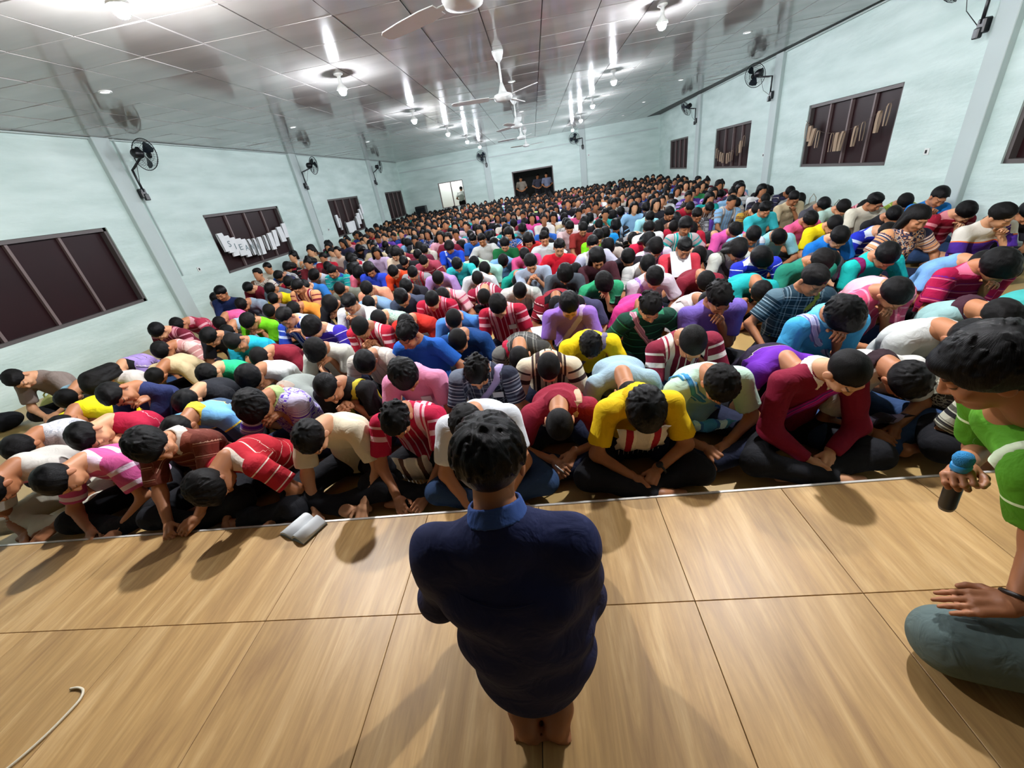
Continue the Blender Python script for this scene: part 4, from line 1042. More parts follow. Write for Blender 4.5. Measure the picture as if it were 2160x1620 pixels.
bm_ = MB(); wv = J['WL']; ax_ = nrm(J['WL'] - J['EL']); q = Vector([float(t) for t in ax_]).to_track_quat('Z', 'Y').to_matrix().to_4x4(); Mx = Matrix.Translation([float(t) for t in wv - ax_ * .02]) @ q
bm_.tube([Mx @ Vector((.033 * math.cos(t), .030 * math.sin(t), 0)) for t in np.linspace(0, 2 * PI, 20, endpoint=False)], .006, 6, closed=True); me = bm_.mesh('bracelet', True); me.materials.append(simple('dark_strap', '#1a1210', .5)); M_['bracelet'] = me
bm_ = MB(); bm_.lathe([(.013, -.004), (.014, .003), (.004, .005)], 14, Mx @ Matrix.Translation((-.004, -.034, 0)) @ Matrix.Rotation(PI / 2, 4, 'X')); me = bm_.mesh('bead', True); me.materials.append(simple('white_bead', '#e8e6e0', .2)); M_['bead'] = me
# white woven stripe running over the shoulder
dS = shirt_prims(J)
pts = []
for t in np.linspace(0, 1, 22):
    o_ = J['SL'] * (1 - .0) + v3(.0, 0, 0); a = -.9 + t * 2.6; dr = nrm(v3(0, -math.cos(a + .6), math.sin(a + .6))); o_ = J['SL'] * .8 + J['N'] * .2
    ts = np.linspace(0, .2, 100)[:, None]; dd = dsh(o_ + ts * dr); ins = np.where(dd < 0)[0]
    if len(ins): pts.append((o_ + dr * (ts[ins[-1], 0] + .003), dr))
if len(pts) > 4:
    V = []; F = []
    for p, dr in pts:
        for s_, lf in ((-1, -.004), (-1, 0), (1, 0), (1, -.004)): V.append(p + v3(1, 0, 0) * .017 * s_ + dr * lf)
    for i in range(len(pts) - 1):
        for k in range(4): a_ = i * 4 + k; b_ = i * 4 + (k + 1) % 4; F.append((a_, b_, b_ + 4, a_ + 4))
    me = np_mesh('shoulder_stripe', np.array(V), np.array(F), attrs={'cl': np.zeros((len(V), 3))}); me.materials.append(cloth('plain', '#cfdcb8')); M_['shoulder_stripe'] = me
heroB, kids = assemble(M_, OB, YB_, 'person in a bright green shirt kneeling at the right edge, holding a microphone')
# the microphone
hp0 = Vector((1.165, .99, .60)); mdir = Vector((.10, .02, -1)).normalized(); q = (-mdir).to_track_quat('Z', 'Y').to_matrix().to_4x4(); Mx = Matrix.Translation(hp0) @ q @ Matrix.Scale(.8, 4)
r_ = empty('microphone', hp0 + mdir * .12); tag(r_, 'black cordless microphone with a blue ring, held by the man in green', 'microphone'); Mi = Matrix.Translation(-(hp0 + mdir * .12)) @ Mx
MB().lathe([(.004, -.15), (.022, -.148), (.026, -.13), (.0265, -.02), (.022, .03), (.024, .055)], 20, Mi).obj('handle', m_black, r_, True)
MB().lathe([(.026, .055), (.029, .06), (.029, .078), (.026, .083)], 20, Mi).obj('ring', simple('blue_ring', '#2a8cc8', .4), r_, True)
MB().lathe([(.024, .083), (.029, .095), (.030, .108), (.024, .124), (.004, .13)], 20, Mi).obj('foam_cover', simple('blue_foam', '#2a8cc8', .9, bump=.8, scale=400), r_, True)

# ------------------------------------------------------------------ things on the stage
r_ = empty('booklet', (-1.42, 1.475, ZS)); r_.rotation_euler = (0, 0, -.42); tag(r_, 'open white booklet with curling pages lying on the stage edge', 'booklet')
def page(n_, w0, h0, z0, arch, side, mat, th=.0015):
    w0 *= .66; h0 *= .72
    mb = MB(); V = []; m_ = 12
    for k in range(m_ + 1):
        t = k / m_; x = side * w0 * t; z = z0 + arch * math.sin(t * PI) * (1 - .35 * t) + .004 * t
        for y in (-h0 / 2, h0 / 2): V += [(x, y, z), (x, y, z + th)]
    F = []
    for k in range(m_):
        a = k * 4; F += [(a, a + 4, a + 6, a + 2), (a + 1, a + 3, a + 7, a + 5), (a, a + 1, a + 5, a + 4), (a + 2, a + 6, a + 7, a + 3)]
    F += [(0, 2, 3, 1), (m_ * 4, m_ * 4 + 1, m_ * 4 + 3, m_ * 4 + 2)]
    if side < 0: F = [tuple(reversed(f)) for f in F]
    mb.add(V, F); mb.obj(n_, mat, r_, True)
m_pg = simple('page_white', '#e4eaec', .6); m_cv = simple('cover_grey', '#8a98a0', .5)
page('cover', .15, .21, .001, .004, 1, m_cv); page('cover', .15, .21, .001, .004, -1, m_cv)
for i in range(3): page('page', .146, .205, .004 + i * .003, .030 + .006 * i, 1, m_pg); page('page', .146, .205, .004 + i * .003, .016 + .005 * i, -1, m_pg)
# cable
m_cable = simple('cream_cable', '#d8d0b8', .5)
pts = [(-1.99, .735, .105), (-1.96, .738, .106), (-1.925, .728, .106), (-1.905, .70, .106), (-1.905, .66, .106), (-1.915, .60, .106), (-1.935, .54, .106), (-1.965, .485, .106), (-2.03, .40, .106), (-2.15, .28, .106), (-2.3, .1, .106)]
cu = []
for i in range(len(pts) - 1):
    a, b_ = Vector(pts[i]), Vector(pts[i + 1]); p0 = Vector(pts[max(i - 1, 0)]); p3 = Vector(pts[min(i + 2, len(pts) - 1)])
    for k in range(6):
        t = k / 6; cu.append(.5 * ((2 * a) + (b_ - p0) * t + (2 * p0 - 5 * a + 4 * b_ - p3) * t * t + (3 * a - p0 - 3 * b_ + p3) * t ** 3))
o = MB().tube(cu, .0045, 8).obj('cable', m_cable, smooth=True); tag(o, 'thin cream cable curving over the stage floor at lower left', 'cable')
r_ = empty('equipment_case', (-2.27, .53, ZS)); r_.rotation_euler = (0, 0, -.5); tag(r_, 'black case corner at the lower left edge of the stage', 'case')
MB().box((-.16, -.12, 0), (.10, .10, .09), bev=.02).obj('shell', m_black, r_); MB().box((-.165, -.125, .04), (.105, .105, .048), bev=.003).obj('rim', m_bmetal, r_); MB().tube([(-.05, .10, .06), (-.04, .125, .06), (.03, .125, .06), (.04, .10, .06)], .006, 6).obj('handle', m_bmetal, r_, True)

# each seated figure: (bow 0..1, yaw, head pitch, head turn, arms, hair, shirt, extras, label), floor position in metres
PEOPLE = [
    ((0.75, 10, 0, 0, 'fwd', 'short', ('plain', '#c9c6bd'), {'strap': ('plain', '#e58fb8'), 'pants': '#cfcbb8'}, 'person in white shirt with a pale pink shoulder strap, bowed at the stage, far left'), (-3.35, 2.07)),
    ((0.62, 5, 0, 15, 'fwd', 'short', ('bstripe', '#c8558e', '#e9cfe0'), {}, 'person in pink and white striped shirt, bowed at the stage edge, both arms down'), (-2.79, 2.00)),
    ((0.38, 5, 5, 38, 'edge', 'mop', ('hstripe', '#6b3327', '#8c5040', '#d8b79c'), {'badge': 1, 'collar': '#c8c0b4'}, 'person in brown striped shirt, hands clasped on the stage edge, face turned to one side'), (-2.23, 2.00)),
    ((0.85, -10, 0, 10, 'floor', 'mop', ('hstripe', '#b3202e', '#e8d8c8', '#c23038'), {}, 'person in red and white striped shirt, doubled over at the stage edge, black hair hanging'), (-1.77, 2.00)),
    ((0.5, 0, 4, 0, 'floor', 'short', ('plain', '#dcd2b6'), {}, 'person in cream shirt, leaning on both arms right behind the open white booklet'), (-1.32, 2.06)),
    ((0.42, 0, 4, 0, 'fwd', 'flat', ('vstripe', '#b81840', '#e6b8c0', '#c83050'), {}, 'person in crimson shirt with white shoulder stripes, arms stretched down, front row'), (-0.86, 2.08)),
    ((0.5, 0, 0, 0, 'fwd', 'short', ('plain', '#d8dde2'), {}, 'person in white shirt, front row, mostly hidden behind the kneeling man in navy'), (-0.41, 2.00)),
    ((0.78, 0, 0, 0, 'write', 'crop', ('plain', '#8e1f35'), {'strap': ('plain', '#c9a98c'), 'collar': '#8e1f35'}, 'person in maroon polo shirt with a beige strap, deeply bowed and holding a white pen'), (0.00, 2.21)),
    ((0.5, 0, 2, 0, 'clasp', 'mop', ('plain', '#e2bd12'), {'collar': '#e2bd12', 'watch': 1, 'chestbag': 1}, 'person in bright yellow polo shirt, woven bag on the chest, front row'), (0.41, 2.00)),
    ((0.52, 0, 2, 0, 'clasp', 'short', ('plain', '#b5d3c0'), {'strap': ('woven', '#3f8fc4', '#9fc8dc', '#2a6ca8')}, 'person in pale mint shirt with a blue strap bag, front row'), (0.83, 2.18)),
    ((0.34, 0, 6, 14, 'clasp', 'crop', ('plain', '#7d1230'), {'sleeve': 'long', 'collar': '#e6dfd0', 'strap': ('woven', '#b0168c', '#5a2a8c', '#d040a0')}, 'person in maroon long sleeved jumper with a white collar and magenta sash, front row'), (1.26, 2.00)),
    ((0.66, 0, 0, 6, 'clasp', 'short', ('plain', '#d4d2cb'), {'collar': '#2c1c22'}, 'person in white shirt with a dark neckline, deeply bowed, front row right'), (1.68, 2.19)),
    ((0.9, 0, 0, 0, 'floor', 'short', ('print', '#5c5a50', '#c9c8b4', '#2c2a2c'), {}, 'person in dark patterned shirt, bowed low next to the man in green'), (2.10, 2.00)),
    ((0.36, 10, 10, 20, 'floor', 'flat', ('plain', '#857870'), {}, 'person in grey brown shirt, crouched alone against the wall under the large left window'), (-5.17, 3.57)),
    ((0.92, 5, 0, -10, 'clasp', 'short', ('plain', '#8fb4c4'), {}, 'person in pale blue shirt, doubled over beside the wall with hair to the floor'), (-4.54, 3.48)),
    ((0.85, 10, 0, 10, 'brow', 'short', ('plain', '#e6dc18'), {}, 'person in bright yellow shirt, deeply bowed with one hand on the head, left side'), (-3.88, 2.91)),
    ((0.55, 0, 6, 25, 'chin', 'flat', ('yoke', '#a81638', '#a81638', '#e0a8b0'), {}, 'person in crimson shirt with thin white seam, chin in hand, second row left'), (-3.02, 2.40)),
    ((0.36, 0, 12, 35, 'chin', 'flat', ('plain', '#26305a'), {}, 'person in navy T-shirt, face turned down to one side, behind the yellow shirt at left'), (-3.24, 2.80)),
    ((0.72, 0, 0, 0, 'clasp', 'short', ('yoke', '#3c5068', '#74b0dc', '#e0c840'), {'collar': '#e0c840'}, 'person in light blue and grey shirt with yellow collar trim, bowed low'), (-2.47, 2.51)),
    ((0.7, 0, 0, -10, 'clasp', 'short', ('plain', '#1e2026'), {'sleeve': 'long'}, 'person in black long sleeved shirt, bowed low behind the blue shirt with yellow collar'), (-2.79, 2.92)),
    ((0.68, 15, 0, 0, 'chin', 'short', ('print', '#c4c6c8', '#a8acb4', '#d8d8da'), {}, 'person in pale grey patterned shirt, bowed at the far left behind the pink striped shirt'), (-3.71, 2.43)),
    ((0.46, 0, 8, 12, 'chin', 'mop', ('print', '#b8b0c8', '#5a34b4', '#d0d4d8'), {'collar': '#a8c080'}, 'person in white and purple tie dyed shirt, face resting on a raised hand'), (-1.89, 2.44)),
    ((0.36, 0, 6, 10, 'pray', 'crop', ('plain', '#1c1c1e'), {'strap': ('plain', '#c8b838')}, 'person in black T-shirt with a yellow strap, hands joined before the face'), (-1.43, 2.51)),
    ((0.92, 0, 0, 0, 'clasp', 'short', ('plain', '#8b928c'), {'collar': '#b8a898'}, 'person in grey shirt, doubled over so that the pale nape shows'), (-2.03, 2.88)),
    ((0.34, 0, 8, 16, 'clasp', 'mop', ('plain', '#e08fb0'), {'collar': '#e8a4c0', 'badge': 1}, 'person in pale pink polo shirt with a white badge, left of the kneeling man'), (-0.94, 2.53)),
    ((0.34, 0, 8, 0, 'clasp', 'flat', ('plaid', '#2a2f40', '#8a95a4', '#c8ccd0'), {'badge': 1, 'strap': ('plain', '#a89cc8')}, "person in dark checked shirt with a lilac strap, just above the kneeling man's head"), (-0.48, 2.47)),
    ((0.58, 0, 0, 0, 'clasp', 'crop', ('vstripe', '#d8ccb0', '#3a2a28', '#c8b898'), {}, 'person in cream shirt with dark brown vertical stripes, head bent, behind the maroon polo shirt'), (-0.06, 2.67)),
    ((0.88, 0, 0, 0, 'clasp', 'crop', ('plain', '#9ab6c4'), {}, 'person in pale grey blue T-shirt, doubled over behind the bright yellow polo shirt'), (0.41, 2.53)),
    ((0.48, 0, 2, -6, 'fwd', 'crop', ('vstripe', '#7e2036', '#e4dcd4', '#9c3044'), {}, 'person in maroon and white woven tunic, leaning forward behind the pale mint shirt'), (0.86, 2.64)),
    ((0.85, 5, 0, 8, 'clasp', 'short', ('yoke', '#241c30', '#6a28a8', '#c8c0b0'), {}, 'person in purple and black jacket, doubled over beside the clear water bottle'), (1.29, 2.47)),
    ((0.36, -5, 8, 18, 'chin', 'mop', ('plain', '#3f9ccc'), {'collar': '#62b4dc', 'strap': ('woven', '#a8b0d8', '#6a70a8', '#c8cce8')}, 'person in sky blue polo shirt, looking down to the side behind the maroon jumper'), (1.72, 2.65)),
    ((0.62, 0, 0, 0, 'clasp', 'short', ('plain', '#c8ccc8'), {}, 'person in white shirt, head bent, between the sky blue and grey teal shirts'), (2.14, 2.46)),
    ((0.62, -8, 0, 14, 'clasp', 'flat', ('plain', '#86a8a6'), {'collar': '#3a1c28'}, 'person in grey teal shirt with a dark maroon collar, bowed low at the right'), (2.54, 2.68)),
    ((0.7, -10, 0, 0, 'clasp', 'short', ('plain', '#3a9a94'), {}, 'person in teal shirt cut off by the right edge of the picture'), (3.00, 2.74)),
    ((0.5, 5, 4, 0, 'clasp', 'short', ('vstripe', '#6c1c2e', '#c88c98', '#8c3040'), {}, 'person in dark maroon woven shirt, near the wall below the large left window'), (-4.77, 4.74)),
    ((0.62, 8, 0, -8, 'clasp', 'long', ('plain', '#c4bcb4'), {'pants': '#8a8478'}, 'person in long straight black hair falling over a pale grey shirt, near the left wall'), (-4.09, 3.39)),
    ((0.8, 0, 0, -15, 'floor', 'crop', ('plain', '#c8b48c'), {}, 'person in beige shirt, head hidden and back raised, beside the long haired figure'), (-3.87, 3.79)),
    ((0.62, 0, 0, 8, 'clasp', 'short', ('plain', '#24b078'), {}, 'person in bright sea green T-shirt, bowed near the beige shirt'), (-2.96, 3.34)),
    ((0.62, 0, 0, 0, 'chin', 'mop', ('plain', '#d6dad8'), {}, 'person in white T-shirt, round black head bent low beside the green T-shirt'), (-2.40, 3.15)),
    ((0.6, 0, 0, 0, 'clasp', 'short', ('vpin', '#c8908c', '#e8c8c0', '#b87878'), {}, 'person in salmon pink striped shirt, bowed near the left wall'), (-4.11, 4.20)),
    ((0.36, 5, 6, 0, 'clasp', 'flat', ('plain', '#20222a'), {'strap': ('plain', '#a8b4cc')}, 'person in black T-shirt with a pale strap and tall flat hair near the left wall'), (-3.62, 4.17)),
    ((0.66, 0, 0, 0, 'clasp', 'short', ('bstripe', '#a83048', '#d8a0a8', '#e0d040'), {}, 'person in red and pink striped shirt beside the wall pillar'), (-4.89, 5.31)),
    ((0.52, 0, 6, 0, 'chin', 'short', ('plain', '#6cc418'), {}, 'person in lime green shirt, hand raised to the face, left part of the crowd'), (-3.43, 4.59)),
    ((0.52, 0, 0, 10, 'clasp', 'crop', ('plain', '#1ea8c4'), {}, 'person in turquoise shirt in front of the lime green shirt'), (-2.99, 3.83)),
    ((0.62, 0, 0, 0, 'clasp', 'crop', ('plain', '#7c1a2c'), {}, 'person in wine red shirt with close cropped hair, behind the white T-shirt at left'), (-2.57, 3.58)),
    ((0.24, 0, 6, 0, 'chin', 'flat', ('vstripe', '#2a44a8', '#c8d0e8', '#4060c0'), {'badge': 1}, 'person in blue shirt with white stripes, face visible, left part of the crowd'), (-2.67, 4.17)),
    ((0.32, -6, 6, -10, 'clasp', 'mop', ('hstripe', '#3828a0', '#d8d4f0', '#4030b0'), {}, 'person in violet blue striped shirt beside the blue striped one'), (-2.17, 3.83)),
    ((0.42, 0, 6, 0, 'chin', 'mop', ('plain', '#c8c8bc'), {}, 'person in off-white shirt with tousled hair, chin on hand, left middle'), (-1.93, 3.33)),
    ((0.6, 0, 0, 0, 'clasp', 'short', ('vpin', '#c4bcb0', '#a8a098', '#dcd4c8'), {'sleeve': 'long'}, 'person in pale beige striped long sleeved shirt, bowed behind the crimson shirt'), (-1.45, 3.13)),
    ((0.42, 0, 4, 0, 'pray', 'crop', ('vstripe', '#b82038', '#e8c0c4', '#c83448'), {}, 'person in crimson and white striped shirt, praying with folded hands raised'), (-1.72, 3.74)),
    ((0.3, 0, 10, 0, 'chin', 'flat', ('plain', '#dcdedc'), {'strap': ('plain', '#b8a070')}, 'person in clean white shirt with a tan strap, face visible, left of the middle'), (-2.14, 4.40)),
    ((0.62, 0, 0, 0, 'clasp', 'short', ('plain', '#c02c20'), {'badge': 1}, 'person in orange red shirt with a badge, head bent, left of the boy in blue'), (-1.32, 3.98)),
    ((0.12, -8, 6, -14, 'knees', 'flat', ('plain', '#1f5cb4'), {}, 'person in bright blue T-shirt, sitting upright with the face visible'), (-1.00, 3.00)),
    ((0.6, 0, 0, 0, 'clasp', 'crop', ('plain', '#123f78'), {'strap': ('plain', '#5a9cb8')}, 'person in dark blue shirt with teal strap, bowed before the bright blue T-shirt'), (-0.73, 3.37)),
    ((0.8, 0, 0, 0, 'clasp', 'crop', ('plaid', '#3c3c3a', '#8c8c84', '#c0beb4'), {'strap': ('plain', '#a81838')}, 'person in grey checked shirt with a crimson sash, doubled over'), (-0.22, 3.14)),
    ((0.6, 0, 0, 0, 'clasp', 'short', ('plain', '#e8cc10'), {'strap': ('plain', '#787088')}, 'person in yellow T-shirt with a grey strap, bowed above the pale blue back'), (0.28, 2.98)),
    ((0.9, 0, 0, 0, 'clasp', 'short', ('plain', '#d83c88'), {}, 'person in hot pink shirt, doubled over behind the dark green tunic'), (0.80, 3.86)),
    ((0.2, 0, 10, 0, 'knees', 'flat', ('hstripe', '#0f3a2c', '#2c7a58', '#0c1c18'), {'strap': ('woven', '#b07888', '#d8a8b0', '#8c5068')}, 'person in dark green striped tunic with a dusty pink strap, face visible'), (0.73, 3.08)),
    ((0.18, 0, 10, 0, 'chin', 'flat', ('plain', '#6c58a8'), {}, 'person in purple T-shirt, face visible, above the maroon and white tunic'), (1.20, 2.99)),
    ((0.6, 5, 0, 6, 'clasp', 'crop', ('plain', '#c8c0bc'), {'strap': ('plain', '#a89c98')}, 'person in white shirt, head bent to the side, beside the purple T-shirt'), (1.23, 3.53)),
    ((0.82, 0, 0, 8, 'fold', 'short', ('plain', '#18a0a0'), {}, 'person in teal shirt, head down on folded bare arms'), (1.83, 3.99)),
    ((0.1, -6, 10, 10, 'knees', 'flat', ('plaid', '#1c3440', '#6c8894', '#b8c8cc'), {'strap': ('plain', '#8c9838')}, 'person in dark green checked shirt with an olive strap, face lifted'), (1.82, 3.09)),
    ((0.5, -6, 0, 10, 'chin', 'short', ('vpin', '#d04c70', '#e890a4', '#c03c60'), {}, 'person in coral pink shirt, bowed behind the sky blue polo shirt'), (2.33, 3.08)),
    ((0.34, -8, 10, 20, 'chin', 'mop', ('hstripe', '#a00c40', '#d86888', '#6c1880'), {}, 'person in crimson and purple striped shirt, face in profile at the right'), (3.02, 3.19)),
    ((0.62, -6, 0, 8, 'clasp', 'short', ('plain', '#74a4d8'), {'strap': ('plain', '#c08890'), 'badge': 1}, 'person in light blue shirt with a pink strap, right side'), (3.26, 3.64)),
    ((0.5, -6, 0, 0, 'floor', 'short', ('plain', '#14b0a8'), {'badge': 1, 'strap': ('plain', '#7c1c5c')}, 'person in turquoise shirt with a white badge and plum strap, right side'), (2.88, 3.90)),
    ((0.42, 0, 6, 0, 'chin', 'short', ('plain', '#1f7a64'), {}, 'person in deep green shirt, round black head, behind the teal shirt with folded arms'), (2.28, 3.91)),
    ((0.38, -10, 8, 22, 'clasp', 'mop', ('hstripe', '#2030b0', '#e0e4f4', '#2438c0'), {}, 'person in royal blue shirt with thin white stripes, in profile'), (2.14, 4.34)),
    ((0.72, 0, 0, 6, 'clasp', 'short', ('plain', '#781c2c'), {}, 'person in wine red shirt, doubled over behind the white shirt'), (1.51, 4.32)),
    ((0.5, 0, 0, 0, 'clasp', 'short', ('plain', '#c4b8c4'), {'strap': ('plain', '#9c7cc4')}, 'person in pale mauve shirt with a lilac strap, head bent, centre right'), (1.06, 4.24)),
    ((0.26, 0, 10, 0, 'clasp', 'flat', ('plain', '#c83848'), {}, 'person in red T-shirt holding a white sheet of paper at the chest'), (1.49, 4.85)),
    ((0.72, 0, 0, 0, 'clasp', 'short', ('bstripe', '#2c2c30', '#c8ccd0', '#3c3c40'), {}, 'person in white and black banded shirt, head down beside the sheet of paper'), (1.79, 5.20)),
    ((0.5, 0, 0, 0, 'clasp', 'long', ('plain', '#c0c4b8'), {'strap': ('plain', '#505048')}, 'person in pale grey shirt with a dark strap, long hair, behind royal blue stripes'), (1.99, 4.78)),
    ((0.6, 0, 0, 0, 'clasp', 'crop', ('plain', '#48424a'), {}, 'person in dark grey shirt with thin greying hair, right of the deep green shirt'), (2.59, 4.26)),
    ((0.62, -6, 0, 8, 'clasp', 'short', ('bstripe', '#2030b8', '#c8d8f0', '#2838c0'), {}, 'person in cobalt blue and white banded sleeve, bowed at the right'), (3.63, 5.06)),
    ((0.5, 0, 0, 0, 'clasp', 'short', ('plain', '#1470c8'), {}, 'person in vivid blue shirt below the cobalt banded one'), (3.03, 4.78)),
    ((0.5, -6, 0, 6, 'clasp', 'crop', ('plain', '#e8d410'), {}, 'person in yellow shirt, head bent, in the right part of the crowd'), (3.35, 5.42)),
    ((0.5, 0, 0, 0, 'clasp', 'short', ('plain', '#d85888'), {}, 'person in pink shirt just behind the yellow one at right'), (3.41, 5.92)),
    ((0.5, 0, 0, 0, 'clasp', 'short', ('plain', '#a8c8bc'), {}, 'person in pale green shirt near the heap of bags by the right wall'), (4.06, 6.45)),
    ((0.5, 0, 0, 0, 'clasp', 'cap', ('plain', '#4c4c54'), {}, 'person in dark grey shirt with dark cap by the heap of bags'), (4.16, 6.91)),
    ((0.2, -8, 8, 10, 'clasp', 'flat', ('plain', '#dcd8c4'), {}, 'person in cream shirt, face in profile beside the heap of bags'), (4.23, 6.02)),
    ((0.55, -30, 0, -30, 'side', 'short', ('vstripe', '#8c1c38', '#d898a0', '#a02c44'), {}, 'person in maroon woven shirt, propped on one arm by the right wall'), (4.76, 6.65)),
    ((0.34, -10, 6, 0, 'chin', 'cap', ('plain', '#1c78c8'), {}, 'person in blue shirt and big dark knitted cap by the right wall pillar'), (4.75, 5.73)),
    ((0.42, -10, 0, 0, 'floor', 'short', ('vpin', '#7c9430', '#a8b868', '#6c8428'), {}, 'person in olive green striped shirt by the right wall pillar'), (4.77, 6.19)),
    ((0.45, -8, 0, 10, 'chin', 'short', ('bstripe', '#981830', '#d88890', '#a82038'), {}, 'person in dark red shirt with white bands, below the big knitted cap'), (4.49, 5.16)),
    ((0.26, -10, 10, 14, 'chin', 'flat', ('yoke', '#4a2890', '#d8d4c8', '#e06828'), {}, 'person in white and purple shirt, hand over the mouth at far right'), (4.20, 4.34)),
    ((0.4, -10, 0, 0, 'clasp', 'short', ('plain', '#303038'), {}, 'person in dark shirt, hair just visible at the right edge near the wall'), (4.71, 4.76)),
    ((0.22, 0, 8, 0, 'clasp', 'flat', ('plain', '#38b8c0'), {}, 'person in aqua shirt, upright with the face visible, right of the middle'), (3.31, 6.74)),
    ((0.4, 0, 0, 0, 'pray', 'short', ('vpin', '#6ca8d8', '#e0e8f0', '#4080c0'), {}, 'person in pale blue and white striped shirt, hands raised to the face'), (2.45, 5.46)),
    ((0.72, -10, 0, 10, 'clasp', 'short', ('plain', '#8cc8d0'), {}, 'person in pale aqua shirt, bowed low to the side, right of the middle'), (2.90, 5.54)),
    ((0.5, 0, 0, 10, 'clasp', 'short', ('plain', '#dc58a0'), {}, 'person in bright pink shirt, right of the middle'), (2.45, 5.92)),
    ((0.2, 0, 8, 0, 'chin', 'flat', ('print', '#3c3c40', '#b0b4b8', '#888c90'), {}, 'person in black and white print shirt, hand at the mouth'), (2.51, 7.16)),
    ((0.5, 0, 0, 0, 'clasp', 'short', ('print', '#5c4028', '#b08c38', '#8c5030'), {}, 'person in brown and gold patterned shirt, beside the aqua shirt'), (3.38, 7.35)),
    ((0.45, 0, 0, 0, 'clasp', 'spiky', ('plain', '#a0e0e8'), {'collar': '#202830'}, 'person in pale aqua shirt with a black collar and big spiky hair, centre'), (2.00, 8.36)),
    ((0.35, 0, 6, 0, 'clasp', 'short', ('vstripe', '#a81834', '#e0a8b0', '#c04058'), {'badge': 1}, 'person in crimson and pink woven tunic with a tilted badge, centre'), (-0.40, 3.77)),
    ((0.52, 0, 0, 0, 'clasp', 'crop', ('plain', '#4880c8'), {'strap': ('plain', '#d89ca8'), 'badge': 1}, 'person in cornflower blue shirt with a pink strap, head bent, left of centre'), (-0.86, 3.82)),
    ((0.5, 0, 0, 0, 'clasp', 'crop', ('vstripe', '#b01838', '#d88898', '#b83048'), {}, 'person in dark crimson woven shirt with greyish cropped hair'), (-1.22, 4.44)),
    ((0.55, 0, 0, 0, 'clasp', 'spiky', ('vstripe', '#e0b8bc', '#c86078', '#f0dcd8'), {}, 'person in pale pink and white woven shirt, black hair falling forward'), (-1.14, 4.89)),
    ((0.8, 0, 0, 0, 'clasp', 'short', ('vstripe', '#901838', '#e8c0c4', '#a03048'), {}, 'person in maroon and pink tunic, doubled over left of the crimson and pink tunic'), (-0.75, 5.13)),
    ((0.82, -6, 0, 8, 'clasp', 'short', ('hstripe', '#8c1c2c', '#181418', '#e8c8c8'), {}, 'person in red, black and white striped shirt, doubled over at the centre'), (0.12, 4.32)),
    ((0.3, 0, 4, 0, 'clasp', 'short', ('plain', '#9068c0'), {'strap': ('plain', '#c0a8d8')}, 'person in violet T-shirt, short black hair, centre'), (0.17, 3.43)),
    ((0.44, 0, 6, 10, 'chin', 'mop', ('yoke', '#1c2c24', '#2c9868', '#60b890'), {}, 'person in green shirt with dark lower half, looking down, centre right'), (0.58, 4.29)),
    ((0.7, 0, 0, 0, 'clasp', 'crop', ('vpin', '#c8ccc4', '#a8b0a8', '#dce0dc'), {}, 'person in white pinstriped shirt, head down behind the crimson and pink tunic'), (-0.30, 4.67)),
    ((0.86, 0, 0, 0, 'clasp', 'crop', ('plain', '#109884'), {}, 'person in emerald teal shirt, doubled over in the centre'), (-0.32, 5.65)),
    ((0.6, 0, 0, 0, 'clasp', 'crop', ('plain', '#d4d8dc'), {}, 'person in white shirt, head bent, left of the emerald shirt'), (-0.88, 5.60)),
    ((0.5, 0, 0, 0, 'clasp', 'short', ('plain', '#30b8b8'), {}, 'person in turquoise green shirt with dark hair left of centre'), (-1.21, 6.34)),
    ((0.6, 0, 0, 0, 'clasp', 'short', ('plain', '#b08cc8'), {'badge': 1}, 'person in lilac shirt, head down, left of centre'), (-1.49, 5.98)),
    ((0.5, 0, 0, 0, 'clasp', 'crop', ('yoke', '#7c1c30', '#a84458', '#e0b8bc'), {}, 'person in plum red shirt with a pale shoulder, left of centre'), (-1.92, 7.12)),
    ((0.22, 0, 6, 0, 'clasp', 'mop', ('plain', '#1c48c8'), {'strap': ('plain', '#c8d4f0'), 'badge': 1}, 'person in royal blue shirt with a white strap and badge, left of centre'), (-1.66, 7.69)),
    ((0.02, 0, 6, 0, 'knees', 'flat', ('plain', '#c8ccc8'), {'collar': '#1c2824'}, 'person in pale grey shirt with a black collar, sitting tall in the middle'), (-0.98, 7.63)),
    ((0.3, 0, 0, 0, 'clasp', 'short', ('plain', '#186838'), {}, 'person in forest green shirt in the middle of the crowd'), (-0.61, 7.05)),
    ((0.45, 0, 0, 0, 'clasp', 'flat', ('plain', '#e05890'), {}, 'person in rose pink shirt, head bent, middle of the crowd'), (-0.21, 6.37)),
    ((0.6, 0, 0, 0, 'clasp', 'short', ('plain', '#b8d8b8'), {}, 'person in pale green shirt, head down, beside the turquoise green shirt'), (-1.08, 6.79)),
    ((0.6, 0, 0, 0, 'chin', 'short', ('plain', '#a8e0d0'), {}, 'person in mint shirt, head down, between the white and rose pink shirts'), (-0.79, 6.17)),
    ((0.62, 0, 0, 0, 'clasp', 'short', ('plain', '#7cacdc'), {}, 'person in powder blue shirt, head down, beside the rose pink shirt'), (-0.61, 6.59)),
    ((0.08, 0, 6, 0, 'knees', 'flat', ('plain', '#d4e4e4'), {}, 'person in white shirt, sitting tall left of the red T-shirt in the middle'), (0.11, 6.69)),
    ((0.08, 0, 8, 0, 'knees', 'flat', ('plain', '#d0182c'), {'badge': 1}, 'person in bright red T-shirt with a medallion, face visible in the middle'), (0.20, 5.69)),
    ((0.3, 0, 4, 0, 'pray', 'short', ('plain', '#a8b8cc'), {}, 'person in blue grey shirt, hands pressed to the face, in the middle'), (-0.10, 5.19)),
    ((0.55, 0, 0, 0, 'clasp', 'crop', ('yoke', '#58a8c8', '#78b8d4', '#c8d870'), {}, 'person in light blue shirt with a yellow green seam, middle of the crowd'), (0.35, 5.26)),
